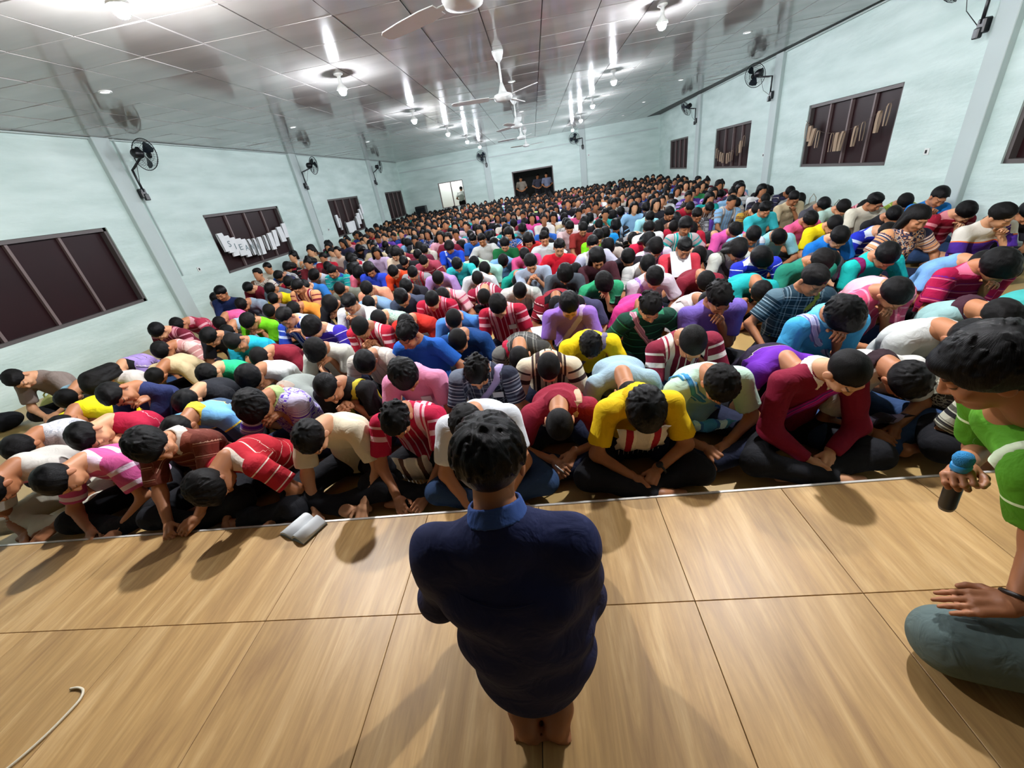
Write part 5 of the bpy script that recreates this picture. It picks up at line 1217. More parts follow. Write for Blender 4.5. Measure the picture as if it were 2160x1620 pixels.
    ((0.12, 0, 8, 0, 'knees', 'flat', ('plain', '#c8c8dc'), {'strap': ('plain', '#e8e4dc')}, 'person in lavender white shirt with a white strap, face visible right of the red T-shirt'), (0.70, 5.56)),
    ((0.3, 0, 6, 0, 'clasp', 'short', ('plain', '#78d810'), {}, 'person in neon lime shirt right of the middle'), (0.79, 6.40)),
    ((0.35, 0, 4, 0, 'clasp', 'long', ('plain', '#48242c'), {}, 'person in dark brown shirt with shoulder length hair, right of the middle'), (0.65, 4.91)),
    ((0.5, 0, 0, 0, 'clasp', 'mop', ('plain', '#4c545c'), {}, 'person in slate grey shirt with thick black hair below the red T-shirt'), (0.20, 4.81)),
    ((0.5, 0, 0, 0, 'clasp', 'short', ('plain', '#28242c'), {}, 'person in black shirt, round head, right of the middle'), (1.02, 5.19)),
    ((0.5, 0, 0, 0, 'clasp', 'short', ('plaid', '#c8c8c4', '#888c8c', '#dcdcd8'), {}, 'person in white and grey checked shirt, right of the middle'), (1.05, 4.70)),
    ((0.5, 0, 0, 0, 'clasp', 'long', ('plain', '#c8bcb0'), {}, 'person in long black hair over a pale shirt, right of the neon lime shirt'), (0.92, 5.96)),
    ((0.5, 0, 0, 0, 'clasp', 'long', ('plain', '#c81c40'), {}, 'person in scarlet shirt with long hair, behind the mauve shirt'), (1.38, 5.97)),
    ((0.5, 0, 0, 0, 'clasp', 'long', ('plain', '#d8c8dc'), {'strap': ('plain', '#784878')}, 'person in pale shirt with a purple strap and smooth long hair, right of the middle'), (1.42, 5.51)),
    ((0.22, 0, 4, 0, 'clasp', 'short', ('plain', '#8c2c28'), {}, 'person in rust red shirt, middle of the crowd'), (0.70, 7.48)),
    ((0.4, 0, 0, 0, 'clasp', 'short', ('plain', '#1890e0'), {}, 'person in azure shirt, middle of the crowd'), (1.08, 7.22)),
    ((0.3, 0, 0, 0, 'clasp', 'short', ('plain', '#d8c0c0'), {}, 'person in pale rose shirt beside the rust red shirt'), (0.51, 7.93)),
    ((0.3, 0, 0, 0, 'clasp', 'long', ('plain', '#d83430'), {}, 'person in tomato red shirt, long hair, middle of the crowd'), (-0.15, 7.08)),
    ((0.15, 0, 0, 0, 'clasp', 'long', ('plain', '#e858a0'), {}, 'person in pink blouse, face visible towards the door'), (-0.17, 9.93)),
    ((0.15, 0, 0, 0, 'clasp', 'bun', ('plain', '#d8d4cc'), {}, 'person in white blouse beside the pink blouse towards the door'), (0.09, 9.27)),
    ((0.6, 0, 0, 0, 'clasp', 'crop', ('plain', '#7898b8'), {'strap': ('plain', '#b0a890')}, 'person in dusty blue shirt with a beige strap, left of the middle'), (-2.14, 5.03)),
    ((0.6, 0, 0, 0, 'clasp', 'short', ('print', '#a8c8b8', '#7ca898', '#d0e0d8'), {}, 'person in pale green patterned shirt, left of the middle'), (-1.69, 4.29)),
    ((0.42, 0, 8, 0, 'chin', 'mop', ('plain', '#1c1a1e'), {}, 'person in black shirt, face down, left of the clean white shirt'), (-2.57, 4.88)),
    ((0.4, 0, 6, 10, 'clasp', 'flat', ('plain', '#2c70b8'), {}, 'person in medium blue shirt near the left wall'), (-3.64, 6.39)),
    ((0.4, 0, 6, -10, 'clasp', 'mop', ('plain', '#b8c0cc'), {}, 'person in pale blue grey shirt near the left wall'), (-4.05, 7.34)),
    ((0.5, 0, 0, 0, 'clasp', 'short', ('plain', '#4c2428'), {}, 'person in dark maroon shirt near the left wall'), (-4.17, 8.12)),
    ((0.2, 5, 4, 0, 'clasp', 'bun', ('plain', '#6c2028'), {}, 'person in maroon blouse and topknot against the left wall'), (-4.64, 8.11)),
    ((0.2, 5, 4, 0, 'clasp', 'short', ('plain', '#b82034'), {}, 'person in cherry red shirt near the left wall'), (-4.61, 8.70)),
    ((0.1, 5, 4, 0, 'clasp', 'short', ('plain', '#c8b8a8'), {}, 'person in tan shirt, sitting tall by the left wall'), (-4.53, 9.16)),
    ((0.5, 0, 0, 0, 'clasp', 'long', ('plain', '#58606c'), {}, 'person in steel grey shirt with long hair near the left wall'), (-4.06, 8.90)),
    ((0.5, 0, 0, 0, 'clasp', 'long', ('plain', '#26242a'), {}, 'person in black hooded figure near the left wall'), (-4.43, 10.33)),
    ((0.2, 0, 8, 10, 'clasp', 'long', ('plain', '#c8b4d4'), {}, 'person in pale lilac blouse with long hair, left of the middle'), (-3.27, 8.28)),
    ((0.2, 0, 6, 0, 'clasp', 'long', ('plain', '#e4d4b8'), {}, 'person in cream blouse, face visible, left of the middle'), (-2.72, 7.82)),
    ((0.5, 0, 0, 0, 'clasp', 'short', ('plain', '#6c2438'), {}, 'person in burgundy shirt, left of centre'), (-2.23, 7.92)),
    ((0.5, 0, 0, 0, 'clasp', 'crop', ('vstripe', '#8c8c8c', '#c03048', '#b8b8b8'), {}, 'person in grey and red woven shirt, left of centre'), (-1.91, 6.17)),
    ((0.5, 0, 0, 0, 'clasp', 'short', ('plain', '#d84420'), {}, 'person in flame orange shirt, left of centre'), (-2.24, 6.49)),
    ((0.2, 0, 4, 10, 'clasp', 'long', ('plain', '#2844c0'), {}, 'person in ultramarine blouse with long hair, left of centre'), (-2.70, 6.45)),
    ((0.5, 0, 0, 0, 'clasp', 'crop', ('plain', '#686c60'), {}, 'person in olive grey shirt, left of the middle'), (-2.75, 5.70)),
    ((0.5, 0, 0, 0, 'clasp', 'long', ('plain', '#e07088'), {}, 'person in salmon shirt with long black hair, left of the middle'), (-3.01, 6.80)),
    ((0.5, 0, 0, 0, 'clasp', 'short', ('plain', '#e09878'), {}, 'person in peach shirt, left of the middle'), (-2.28, 5.49)),
    ((0.5, 0, 0, 0, 'chin', 'short', ('plain', '#24242c'), {}, 'person in black shirt in front of the flame orange shirt'), (-1.75, 5.28)),
    ((0.5, 0, 0, 0, 'clasp', 'short', ('plain', '#3c4458'), {}, 'person in dark slate blue shirt, left of the dark crimson one'), (-1.58, 4.74)),
    ((0.5, 5, 0, 0, 'clasp', 'short', ('plain', '#a01830'), {}, 'person in dark hair and a ruby red shirt against the left wall'), (-4.36, 6.97)),
    ((0.55, 0, 0, 0, 'clasp', 'crop', ('plain', '#e8d418'), {}, 'person in lemon yellow shirt near the left wall'), (-4.03, 6.16)),
    ((0.5, 0, 0, 0, 'clasp', 'short', ('plain', '#5c6870'), {}, 'person in dark grey green shirt beside the lemon yellow shirt'), (-4.37, 6.51)),
    ((0.6, 0, 0, 0, 'clasp', 'short', ('plain', '#8898a8'), {}, 'person in grey blue shirt between the navy figure and the lemon yellow shirt'), (-4.49, 6.07)),
    ((0.16, 10, 10, 0, 'clasp', 'short', ('plain', '#16244c'), {'badge': 1, 'sleeve': 'long'}, 'person in dark navy long sleeved shirt, sitting against the left wall under the garland window'), (-4.93, 5.95)),
    ((0.84, 0, 0, 0, 'clasp', 'short', ('plain', '#e86098'), {}, 'person in candy pink shirt, doubled over below the dark navy figure'), (-4.52, 5.61)),
    ((0.6, 0, 0, 0, 'clasp', 'crop', ('plain', '#5c5458'), {}, 'person in charcoal shirt, left part of the crowd'), (-3.65, 5.37)),
    ((0.6, 0, 0, 0, 'clasp', 'short', ('plain', '#e89038'), {}, 'person in orange shirt, left part of the crowd'), (-3.20, 5.29)),
    ((0.62, 0, 0, 0, 'clasp', 'short', ('vpin', '#a8c8d8', '#e0ecf0', '#88b0c8'), {}, 'person in icy blue striped shirt, doubled over, left part of the crowd'), (-2.97, 4.65)),
    ((0.85, 0, 0, 0, 'clasp', 'short', ('plain', '#a0bcd0'), {}, 'person in pale blue shirt, back raised high behind the lime green shirt'), (-4.01, 5.08)),
]

# ------------------------------------------------------------------ the seated crowd
DARKP = cloth('plain', '#15161b'); NAVYP = cloth('plain', '#1c2238'); JEANP = cloth('plain', '#2c4468')
SK = ['#bd8560', '#a56e4a', '#cc9872', '#b27a56']
HM = [hair_mat('#080707', .42), hair_mat('#0d0b0a', .5), hair_mat('#060607', .35)]
crow = np.random.RandomState(21); GRP = 'people seated on the hall floor'
M_BADGE = simple('badge_card', '#dfe3e6', .5); M_WATCH = simple('black_watch', '#121214', .4)
_pose_cache = {}
def lod_meshes(key, J, res, style, sleeve, seed, fine):
    """shared meshes for figures farther away"""
    k = key + (sleeve,)
    if k not in _pose_cache:
        _pose_cache[k] = build_person('p', J, skin_mat(SK[0]), DARKP, DARKP, HM[0], style=style, sleeve=sleeve, res=res, seed=seed, fine=fine, wr=.005)
    base = _pose_cache[k]; hk = key + ('hair', style)
    if hk not in _pose_cache:
        a, q = proto(hair_mesh, res[3], style, seed % 3); me = np_mesh('hair', xf(a, J['Rh'], J['head']) * J['s'], q, attrs={'flow': flow_attr(a)}); me.materials.append(HM[0]); _pose_cache[hk] = me
    out = {'body': base['body'], 'shirt': base['shirt'], 'trousers': base['trousers'], 'hair': _pose_cache[hk]}
    return out
STRAPS = {1: [(-.11, .10, -1), (-.12, .95, -.8), (-.115, 1.02, 0.0), (-.10, .95, .8), (.02, .55, 1), (.13, .12, 1)], -1: [(.11, .10, -1), (.12, .95, -.8), (.115, 1.02, 0.0), (.10, .95, .8), (-.02, .55, 1), (-.13, .12, 1)],
          0: [(-.11, .10, -1), (-.115, .95, -.8), (-.11, 1.02, 0.0), (-.105, .95, .8), (-.10, .5, 1), (-.10, .15, 1)]}
def hyp(a): return math.hypot(a[0], a[1] if len(a) > 1 else 0)
placed = []
EX = {}
def add_person(i, x, y, rec):
    b, yaw, hp, hy, arms, hair, sh, ex, label = rec
    a = {'edge': 'fwd', 'write': 'clasp'}.get(arms, arms)
    dist = math.hypot(x, y); seed = i * 7 + 1
    sm = cloth(sh[0], *sh[1:]); sk = skin_mat(SK[crow.randint(4)]); hm = HM[crow.randint(3)]
    pm_ = cloth('plain', ex['pants']) if 'pants' in ex else (DARKP, DARKP, DARKP, NAVYP, DARKP, JEANP)[crow.randint(6)]
    sleeve = ex.get('sleeve', 'short'); near = dist < 3.3; mid = dist < 4.6
    if near or mid:
        roll = crow.uniform(-5, 5); hr = crow.uniform(-6, 6)
        J = pose(kw=.29 if y < 2.36 else .25, kf=.10 if y < 2.36 else .0, b=b, hp=hp, hy=hy, hr=hr, roll=roll, arms=a, seed=seed, twist=crow.uniform(-6, 6), s=crow.uniform(.93, .99))
        if arms == 'edge':
            for n_ in 'RL': J['W' + n_] = J['W' + n_] + v3(0, 0, .05)
        res = (.0125, .0105, .014, .0058, .0045) if near else (.016, .0135, .018, .0075, .0062)
        hd = ('clasp', 'clasp') if arms in ('clasp', 'edge', 'pray', 'write') else (('relax', 'relax') if arms != 'floor' else ('flat', 'flat'))
        col = cloth('plain', ex['collar']) if 'collar' in ex else None
        M = build_person('p', J, sk, sm, pm_, hm, style=hair, sleeve=sleeve, res=res, seed=seed, hands=hd, collar=col, fat=crow.uniform(.97, 1.06), wr=.0055)
        if 'strap' in ex:
            me = strap_mesh(J, STRAPS[[1, -1, 0][i % 3]], width=.05 if ex['strap'][0] == 'plain' else .065); me.materials.append(cloth(*ex['strap'])); M['shoulder_strap'] = me
        if 'badge' in ex:
            me = badge_mesh(J, lat=crow.uniform(.04, .09)); me.materials.append(M_BADGE); M['badge'] = me
        if 'watch' in ex:
            mb = MB(); ax = nrm(J['WL'] - J['EL']); q = Vector([float(t) for t in ax]).to_track_quat('Z', 'Y').to_matrix().to_4x4(); Mx = Matrix.Translation([float(t) for t in J['WL'] - ax * .03]) @ q
            mb.tube([Mx @ Vector((.030 * math.cos(t), .028 * math.sin(t), 0)) for t in np.linspace(0, 2 * PI, 18, endpoint=False)], .006, 6, closed=True); mb.lathe([(.004, -.006), (.018, -.005), (.018, .005), (.004, .007)], 14, Mx @ Matrix.Translation((0, .033, 0)) @ Matrix.Rotation(PI / 2, 4, 'X'))
            me = mb.mesh('watch', True); me.materials.append(M_WATCH); M['watch'] = me
        o, kids = assemble(M, (x, y, 0), yaw * D2R, label, GRP); EX[i] = (o, J)
    else:
        far = dist > 8.5
        bq = min((.1, .25, .45, .62, .85), key=lambda t: abs(t - b)); aq = {'floor': 'clasp', 'knees': 'knees', 'fold': 'fold', 'side': 'clasp', 'brow': 'chin', 'face': 'pray', 'fwd': 'clasp'}.get(a, a)
        v = i % 2 if not far else 0; hq = 0 if abs(hy) < 9 else (22 if hy > 0 else -22)
        key = ('far' if far else 'mid', bq, aq, v, hq)
        J = pose(b=bq, hp=(-25 if far else -4) if bq < .3 else 0, hy=hq, roll=(-4, 4)[v], arms=aq, seed=int(bq * 100) + v, s=.96)
        res = (.030, .026, .036, .0125, .0125) if far else (.021, .019, .026, .0095, .0085)
        M = lod_meshes(key, J, res, hair, sleeve, int(bq * 100) + v, not far)
        kk = dict(M)
        if 'badge' in ex or 'strap' in ex:
            if 'strap' in ex:
                q = key + ('strap', i % 3)
                if q not in _pose_cache: me = strap_mesh(J, STRAPS[[1, -1, 0][i % 3]], width=.055); me.materials.append(DARKP); _pose_cache[q] = me
                kk['shoulder_strap'] = _pose_cache[q]
            if 'badge' in ex:
                q = key + ('badge',)
                if q not in _pose_cache: me = badge_mesh(J); me.materials.append(M_BADGE); _pose_cache[q] = me
                kk['badge'] = _pose_cache[q]
        mats = {'body': sk, 'shirt': sm, 'trousers': pm_, 'hair': hm}
        if 'strap' in ex: mats['shoulder_strap'] = cloth(*ex['strap'])
        o, kids = assemble(kk, (x, y, 0), yaw * D2R, label, GRP, mats=mats); EX[i] = (o, J)
    placed.append((x, y))
    return o

CN = {'#e0e2e0': 'white', '#cfcabc': 'off-white', '#1c1c20': 'black', '#2a2a32': 'charcoal', '#7a1c30': 'wine red', '#b02038': 'crimson', '#d8588c': 'pink', '#e8a8b8': 'pale pink', '#5c3a98': 'purple', '#a890d0': 'lilac',
      '#20408c': 'navy blue', '#2c68c0': 'blue', '#88b4d8': 'light blue', '#1ea09c': 'teal', '#2c8c50': 'green', '#b8d080': 'pale green', '#e0c830': 'yellow', '#e0a070': 'peach', '#8c8c8c': 'grey', '#c8b894': 'beige', '#6c4a38': 'brown', '#d05a30': 'orange', '#3c3c58': 'slate', '#b8a8a8': 'dusty rose'}
HXN = list(CN); WT = np.array([9, 5, 9, 7, 4, 3, 3, 5, 4, 3, 3, 3, 3, 2, 1.5, 1, 1.5, 3, 5, 3, 3, 1.2, 3, 4], float); WT /= WT.sum()
HT = {'short': 'short hair', 'crop': 'cropped hair', 'long': 'long hair', 'bun': 'tied hair', 'mop': 'thick hair', 'flat': 'flat hair'}
PTX = {(.1, 'knees'): 'upright', (.25, 'clasp'): 'glancing down', (.45, 'clasp'): 'head bent', (.62, 'clasp'): 'bowed low', (.85, 'fold'): 'doubled over', (.25, 'chin'): 'chin on hand', (.45, 'pray'): 'hands on face', (.62, 'chin'): 'face in hand'}
PK = list(PTX)
def zone(x, y):
    d = 'near rows' if y < 7.5 else ('middle rows' if y < 10 else 'rear rows')
    if x < -4.2: return 'by left wall, ' + d
    if x > 3.6: return 'by right wall, ' + d
    return ('centre left, ' if x < -1.4 else 'centre right, ' if x > 1.2 else 'centre, ') + d

for i, (rec, p) in enumerate(PEOPLE): add_person(i, p[0], p[1], rec)
# fill the floor behind and between
cand = []
frng = np.random.RandomState(5)
ny = 36
for j in range(ny):
    y = 2.9 + j * .50
    for i in range(26):
        x = -6.0 + i * .49 + (j % 2) * .245 + frng.uniform(-.07, .07); yy = y + frng.uniform(-.08, .08)
        if x > xr(yy) - .45 or x < XL + .45 or yy > yb(x) - .45: continue
        if yy < 4.2 and (abs(x) > 3.0 * yy / 2.6 or x > yy * .9): continue
        if x > xr(yy) - .95 and 7.2 < yy < 7.9: continue
        if x < -4.55 and yy < 6.0 or x < -5.35 and yy < 8.3: continue      # bare floor by the wall
        cand.append((x, yy))
fill = []
PA = np.array(placed)
for c in cand:
    d = PA - np.array(c); 
    if np.min(np.hypot(d[:, 0], d[:, 1])) < .455: continue
    fill.append(c); 
fill.sort(key=lambda c: math.hypot(c[0], c[1]))
NIND = 294 - len(PEOPLE)
used = set(r_[8] for r_, _ in PEOPLE)
descr = {}
n_id = len(PEOPLE)
for k, (x, y) in enumerate(fill[:NIND]):
    for tr in range(60):
        c = HXN[frng.choice(len(HXN), p=WT)]; c2 = HXN[frng.choice(len(HXN), p=WT)]
        kind = frng.choice(['plain', 'plain', 'plain', 'vstripe', 'hstripe', 'print']) if y < 10 else 'plain'
        st = frng.choice(['short', 'crop', 'mop', 'flat', 'long', 'bun'], p=[.34, .2, .14, .12, .16, .04]) if y < 8.5 else frng.choice(['short', 'long', 'bun', 'mop'], p=[.3, .5, .12, .08])
        pk = PK[frng.randint(len(PK))] if y < 8.5 else PK[[0, 1, 1, 2, 5, 0, 2, 3][frng.randint(8)]]
        if kind == 'plain': top = CN[c] + ' shirt'
        else: top = CN[c] + ' and ' + CN[c2] + {'vstripe': ' woven tunic', 'hstripe': ' striped shirt', 'print': ' patterned shirt'}[kind]
        if kind != 'plain' and c == c2: continue
        lab = 'person in ' + top + ', ' + HT[st] + ', ' + PTX[pk] + ', ' + zone(x, y)
        if lab not in used and len(lab.replace(',', '').split()) <= 16: break
    used.add(lab)
    add_person(n_id + k, x, y, (pk[0], frng.uniform(-8, 8) - x * .8, 0, 0, pk[1], st, (kind, c, c2, '#e0d8d0') if kind != 'plain' else ('plain', c), {}, lab))
# the rest, too many and too small to count: one object
tmpl = []
for pk, st in (((.1, 'knees'), 'long'), ((.25, 'clasp'), 'long'), ((.25, 'clasp'), 'short'), ((.45, 'clasp'), 'short'), ((.25, 'chin'), 'bun'), ((.1, 'knees'), 'short')):
    J = pose(b=pk[0], arms=pk[1], hp=-25, s=.96, seed=int(pk[0] * 100)); parts = []
    F_, lo_g, h_ = field(parts_body(J), .042, .03); V, Q = nets(F_, lo_g, h_); parts.append((V, Q, 'skin'))
    a, q = proto(head_mesh, .02, False)[:2]; parts.append((xf(a, J['Rh'], J['head']), q, 'skin'))
    a, q = proto(hair_mesh, .019, st, 1); parts.append((xf(a, J['Rh'], J['head']), q, 'hair'))
    F_, lo_g, h_ = field(shirt_prims(J), .038, .04); V, Q = nets(F_, lo_g, h_); parts.append((V, Q, 'shirt'))
    F_, lo_g, h_ = field(pants_prims(J), .05, .03); V, Q = nets(F_, lo_g, h_); parts.append((V, Q, 'pants'))
    tmpl.append([(p.astype(np.float32), q_, t) for p, q_, t in parts])
Vs, Qs, Cs = [], [], []; n_ = 0
for x, y in fill[NIND:]:
    t = tmpl[frng.randint(len(tmpl))]; yaw = (frng.uniform(-14, 14)) * D2R; R = rz_(yaw); s_ = frng.uniform(.90, 1.0)
    cs = {'skin': lin(SK[frng.randint(4)]), 'hair': lin('#0a0909'), 'shirt': lin(HXN[frng.choice(len(HXN), p=WT)]), 'pants': lin('#15161b')}
    for V, Q, tt in t:
        Vs.append(xf(V, R, v3(x, y, 0), s_)); Qs.append(Q + n_); Cs.append(np.tile(np.array(cs[tt], np.float32), (len(V), 1))); n_ += len(V)
m_crowd, nt, b = newmat('crowd_colours'); at = N(nt, 'ShaderNodeAttribute', attribute_name='tint'); nt.links.new(at.outputs['Color'], b.inputs['Base Color']); b.inputs['Roughness'].default_value = .75; b.inputs['Specular IOR Level'].default_value = .25
me = np_mesh('crowd', np.concatenate(Vs), np.concatenate(Qs), attrs={'tint': np.concatenate(Cs)})
o = link('crowd', me, None, [m_crowd], 'stuff'); tag(o, 'the farthest rows of seated people filling the back of the hall', 'crowd')
print('individuals', len(PEOPLE), NIND, 'stuff', len(fill) - NIND, 'verts', n_)

# people outside the doorway and behind the lit window
def outside(x, y, rz, sh, label, stand=True, st='short'):
    if stand:
        J = pose(b=.02, arms='clasp', legs='stand', hipz=.88, s=.97, seed=3)
        for n2, sd in (('R', -1), ('L', 1)): J['W' + n2] = v3(sd * .12, -.18, .98); J['E' + n2] = v3(sd * .26, .02, 1.08); J['D' + n2] = v3(-sd * .6, -.5, -.1)
        M = build_person('p', J, skin_mat(SK[1]), cloth('plain', sh), DARKP, HM[0], style=st, res=(.024, .022, .024, .012, .010), seed=3, fine=False)
        assemble(M, (x, y, 0), rz * D2R, label)
outside(-.62, 22.15, 0, '#8c8478', 'person in a tan shirt standing outside at the left side of the dark doorway')
outside(.18, 22.6, 12, '#3c3c48', 'person in dark clothes standing outside in the middle of the dark doorway')
outside(.66, 22.2, -10, '#788098', 'person in a grey blue shirt standing outside at the right side of the dark doorway')
outside(-3.72, 22.25, 170, '#d8d8d4', 'person in a white shirt outside the lit back window')

# ------------------------------------------------------------------ bags, bottle, papers
def woven_bag(i, c, mats, label, w_=.24, h_=.22, lo_=.0, tilt=0.0, off=.0):
    o, J = EX[i]; R = o.matrix_world if False else (Matrix.Translation(o.location) @ Matrix.Rotation(o.rotation_euler.z, 4, 'Z'))
    s_ = J['s']; cc = Vector([float(t) * s_ for t in (J['C'] * .5 + J['W'] * .5 + v3(*c))])
    r_ = empty('woven_bag', R @ cc); r_.rotation_euler = (tilt, 0, o.rotation_euler.z); tag(r_, label, 'bag')
    mb = MB(); n1, n2 = 9, 7; V = []; F = []
    for sd in (-1, 1):
        for j in range(n2 + 1):
            for k in range(n1 + 1):
                u, v = k / n1 - .5, j / n2 - .5; V.append((u * w_ * (1 + .06 * math.sin(j * 2.1)), sd * .028 * (1 - (2 * u) ** 4) * (1 - (2 * v) ** 4) + .008 * math.sin(k * 1.7 + j), v * h_ - .012 * math.cos(u * 5)))
    q0 = (n1 + 1) * (n2 + 1)
    for sd in (0, 1):
        for j in range(n2):
            for k in range(n1):
                a = sd * q0 + j * (n1 + 1) + k; f = (a, a + 1, a + n1 + 2, a + n1 + 1); F.append(f if sd == 0 else f[::-1])
    ed = [k for k in range(n1 + 1)] + [(j + 1) * (n1 + 1) - 1 for j in range(1, n2 + 1)] + [n2 * (n1 + 1) + k for k in range(n1 - 1, -1, -1)] + [j * (n1 + 1) for j in range(n2 - 1, 0, -1)]
    for a, b_ in zip(ed, ed[1:] + ed[:1]): F.append((a, a + q0, b_ + q0, b_))
    me = np_mesh('pouch', np.array(V), np.zeros((0, 4)), tris=[t for f in F for t in ((f[0], f[1], f[2]), (f[0], f[2], f[3]))], attrs={'cl': np.array([(p[0] / w_ + .5, p[2], 0) for p in V])})
    link('pouch', me, r_, [mats])
    fr = MB()
    for k in range(9): fr.tube([(-w_ * .42 + k * w_ * .105, 0, -h_ / 2), (-w_ * .42 + k * w_ * .105, -.004, -h_ / 2 - .05)], .0025, 4)
    link('fringe', fr.mesh('fringe', True), r_, [mats]); return r_
woven_bag(8, (.0, -.20, -.03), cloth('woven', '#d8cfc0', '#a01c30', '#e8e0d0'), 'white woven bag with red stripes on the chest of the yellow polo shirt', .25, .24, tilt=.5)
woven_bag(9, (-.02, -.22, -.10), cloth('woven', '#3c88c0', '#a8d0e4', '#2a60a0'), 'blue and pale blue woven bag in the lap of the mint shirt', .25, .16, tilt=.8)
woven_bag(5, (.0, -.24, -.14), cloth('woven', '#c8c4b8', '#5a4038', '#e0dcd0'), 'white and brown striped bag between the arms of the crimson striped shirt', .20, .22, tilt=.3)
woven_bag(11, (-.02, -.24, -.14), cloth('woven', '#28242e', '#8c88b0', '#3c3850'), 'dark bag in the lap of the white shirt with dark neckline', .24, .2, tilt=.9)
# white pen in the right hand of the maroon polo shirt
o, J = EX[7]; R = Matrix.Translation(o.location) @ Matrix.Rotation(o.rotation_euler.z, 4, 'Z'); hw = J['WR'] + J['DR'] * .09
p = R @ Vector([float(t) * J['s'] for t in hw]); r_ = empty('pen', p); tag(r_, 'white pen in the hands of the bowed maroon polo shirt', 'pen')
dq = Vector((-.45, -.25, .8)).normalized().to_track_quat('Z', 'Y').to_matrix().to_4x4()
MB().lathe([(.001, -.07), (.004, -.055), (.005, .06), (.004, .075)], 10, dq).obj('barrel', m_white, r_, True); MB().lathe([(.0045, .075), (.004, .085), (.001, .087)], 10, dq).obj('cap', simple('pen_grey', '#909498', .4), r_, True)
# water bottle
mw, nt, b = newmat('clear_plastic'); b.inputs['Base Color'].default_value = (.85, .92, .95, 1); b.inputs['Transmission Weight'].default_value = .9; b.inputs['Roughness'].default_value = .08; b.inputs['IOR'].default_value = 1.33
r_ = empty('water_bottle', (1.30, 2.42, .30)); tag(r_, 'clear plastic water bottle standing between the mint shirt and the maroon jumper', 'bottle')
MB().lathe([(.004, -.02), (.030, -.018), (.032, 0), (.029, .03), (.032, .05), (.029, .08), (.032, .11), (.030, .14), (.018, .17), (.013, .18), (.013, .19)], 18).obj('bottle_body', mw, r_, True); MB().lathe([(.015, .185), (.015, .202), (.004, .204)], 14).obj('cap', m_white, r_, True)
r_.location.z = .022
r_ = empty('travel_mug', (2.62, 2.62, 0)); tag(r_, 'dark red travel mug with a pale lid beside the grey teal shirt', 'mug')
MB().lathe([(.004, 0), (.034, .002), (.042, .16), (.040, .165)], 20).obj('mug_body', simple('mug_red', '#4c1c28', .3), r_, True); MB().lathe([(.044, .162), (.044, .185), (.03, .19), (.004, .19)], 20).obj('lid', simple('mug_lid', '#a8d0cc', .3), r_, True)
def sheet(p, rot, label, w_=.21, h_=.28):
    mb = MB(); V = []; m_ = 6
    for z in (0, .0012):
        for k in range(m_ + 1):
            t = k / m_ - .5
            for y in (-h_ / 2, h_ / 2): V.append((t * w_, y, z + .02 * (t * t) * 4))
    q0 = (m_ + 1) * 2; F = []
    for k in range(m_): a = k * 2; F += [(a, a + 1, a + 3, a + 2), (q0 + a, q0 + a + 2, q0 + a + 3, q0 + a + 1), (a, a + 2, q0 + a + 2, q0 + a), (a + 1, q0 + a + 1, q0 + a + 3, a + 3)]
    F += [(0, q0, q0 + 1, 1), (q0 - 2, q0 - 1, 2 * q0 - 1, 2 * q0 - 2)]
    mb.add(V, F); o = mb.obj('paper_sheet', m_paper, smooth=False); o.location = p; o.rotation_euler = rot; tag(o, label, 'paper')
def at_person(i, v): o, J = EX[i]; return (Matrix.Translation(o.location) @ Matrix.Rotation(o.rotation_euler.z, 4, 'Z')) @ Vector(v)
sheet(at_person(70, (0, -.30, .50)), (1.15, 0, 0), 'white sheet of paper held up by the red T-shirt')
sheet(at_person(99, (-.05, -.42, .26)), (.3, 0, .4), 'white sheet of paper in front of the red, black and white striped shirt')
sheet((-.05, 3.62, .26), (.25, .1, .5), 'open white notebook page left of the violet T-shirt', .3, .2)
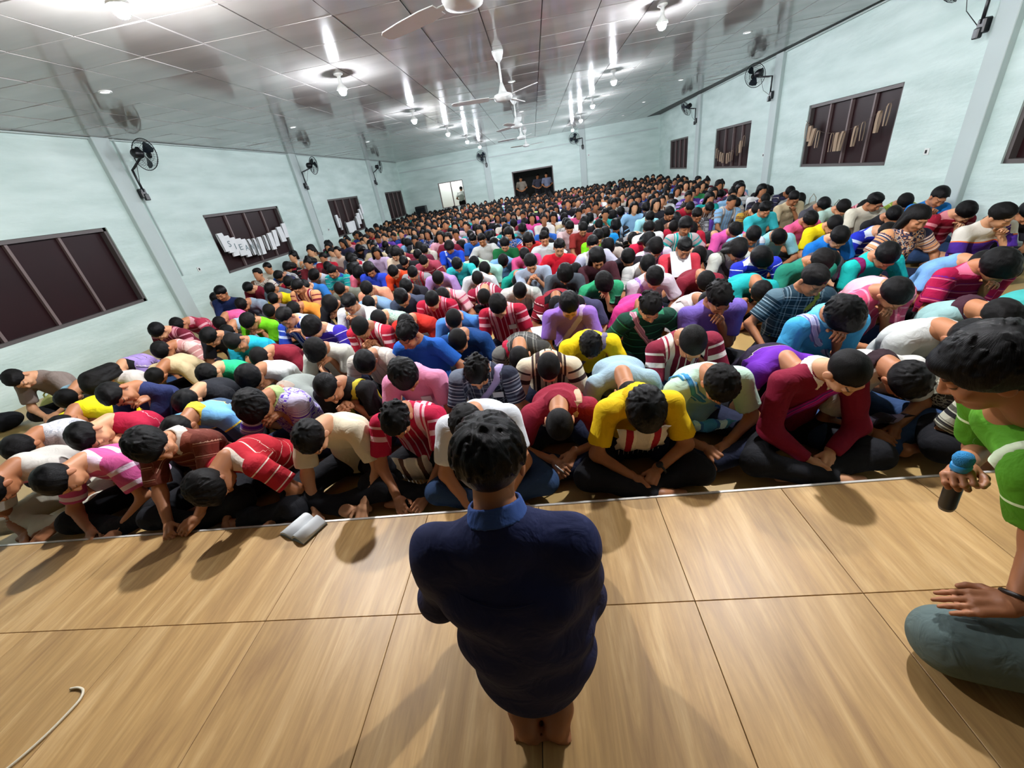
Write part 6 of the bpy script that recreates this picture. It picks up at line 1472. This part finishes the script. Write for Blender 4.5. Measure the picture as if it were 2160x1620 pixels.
sheet(at_person(59, (0, -.40, .28)), (.5, 0, .2), 'white sheet in the lap of the white shirt beside the purple T-shirt')
def lump(name, p, r3, mat, label, cat, seed, handles=False):
    F_, lo_g, h_ = field([Ell((0, 0, r3[2] * .8), r3), Ell((r3[0] * .4, .02, r3[2] * .9), (r3[0] * .6, r3[1] * .8, r3[2] * .8)), Cone((-.02, 0, r3[2] * 1.3), (.03, .01, r3[2] * 1.8), .05, .03)], .016, .05, post=lambda F, P: np.maximum(wrinkle(.012, seed, 30)(F, P), .003 - P[..., 2]))
    V, Q = nets(F_, lo_g, h_); r_ = empty(name, p); tag(r_, label, cat); link('sack', np_mesh('sack', V, Q, attrs={'cl': V * 0}), r_, [mat])
    MB().tube([(-.06, 0, r3[2] * 1.5), (-.05, 0, r3[2] * 2.1), (0, 0, r3[2] * 2.4), (.05, 0, r3[2] * 2.1), (.06, 0, r3[2] * 1.5)], .008, 6).obj('handle', mat, r_, True)
lump('cloth_bag', (5.0, 7.55, 0), (.20, .16, .20), cloth('plain', '#7c8474'), 'grey green cloth bag in the heap by the right wall', 'bag', 1)
lump('cloth_bag', (4.85, 8.0, 0), (.18, .16, .24), cloth('plain', '#a8a898'), 'pale grey cloth bag in the heap by the right wall', 'bag', 2)
lump('cloth_bag', (-5.95, 3.35, 0), (.15, .13, .09), cloth('plain', '#15161a'), 'black bag on the floor at the far left wall', 'bag', 3)
lump('cloth_bag', (-5.6, 3.62, 0), (.14, .12, .11), cloth('plain', '#b8b870'), 'yellow green bag on the floor by the left wall', 'bag', 4)
lump('backpack', (-5.75, 9.9, 0), (.19, .17, .24), cloth('yoke', '#1c1c20', '#a01830', '#a01830'), 'black and red backpack against the left wall beyond the navy figure', 'bag', 5)
r_ = empty('loudspeaker', (-5.55, 20.9, 0)); tag(r_, 'black loudspeaker box in the far left corner', 'loudspeaker')
MB().box((-.25, -.22, .0), (.25, .22, 1.02), bev=.02).obj('cabinet', m_black, r_); MB().box((-.22, -.235, .08), (.22, -.215, .94), bev=.008).obj('grille', m_bmetal, r_)
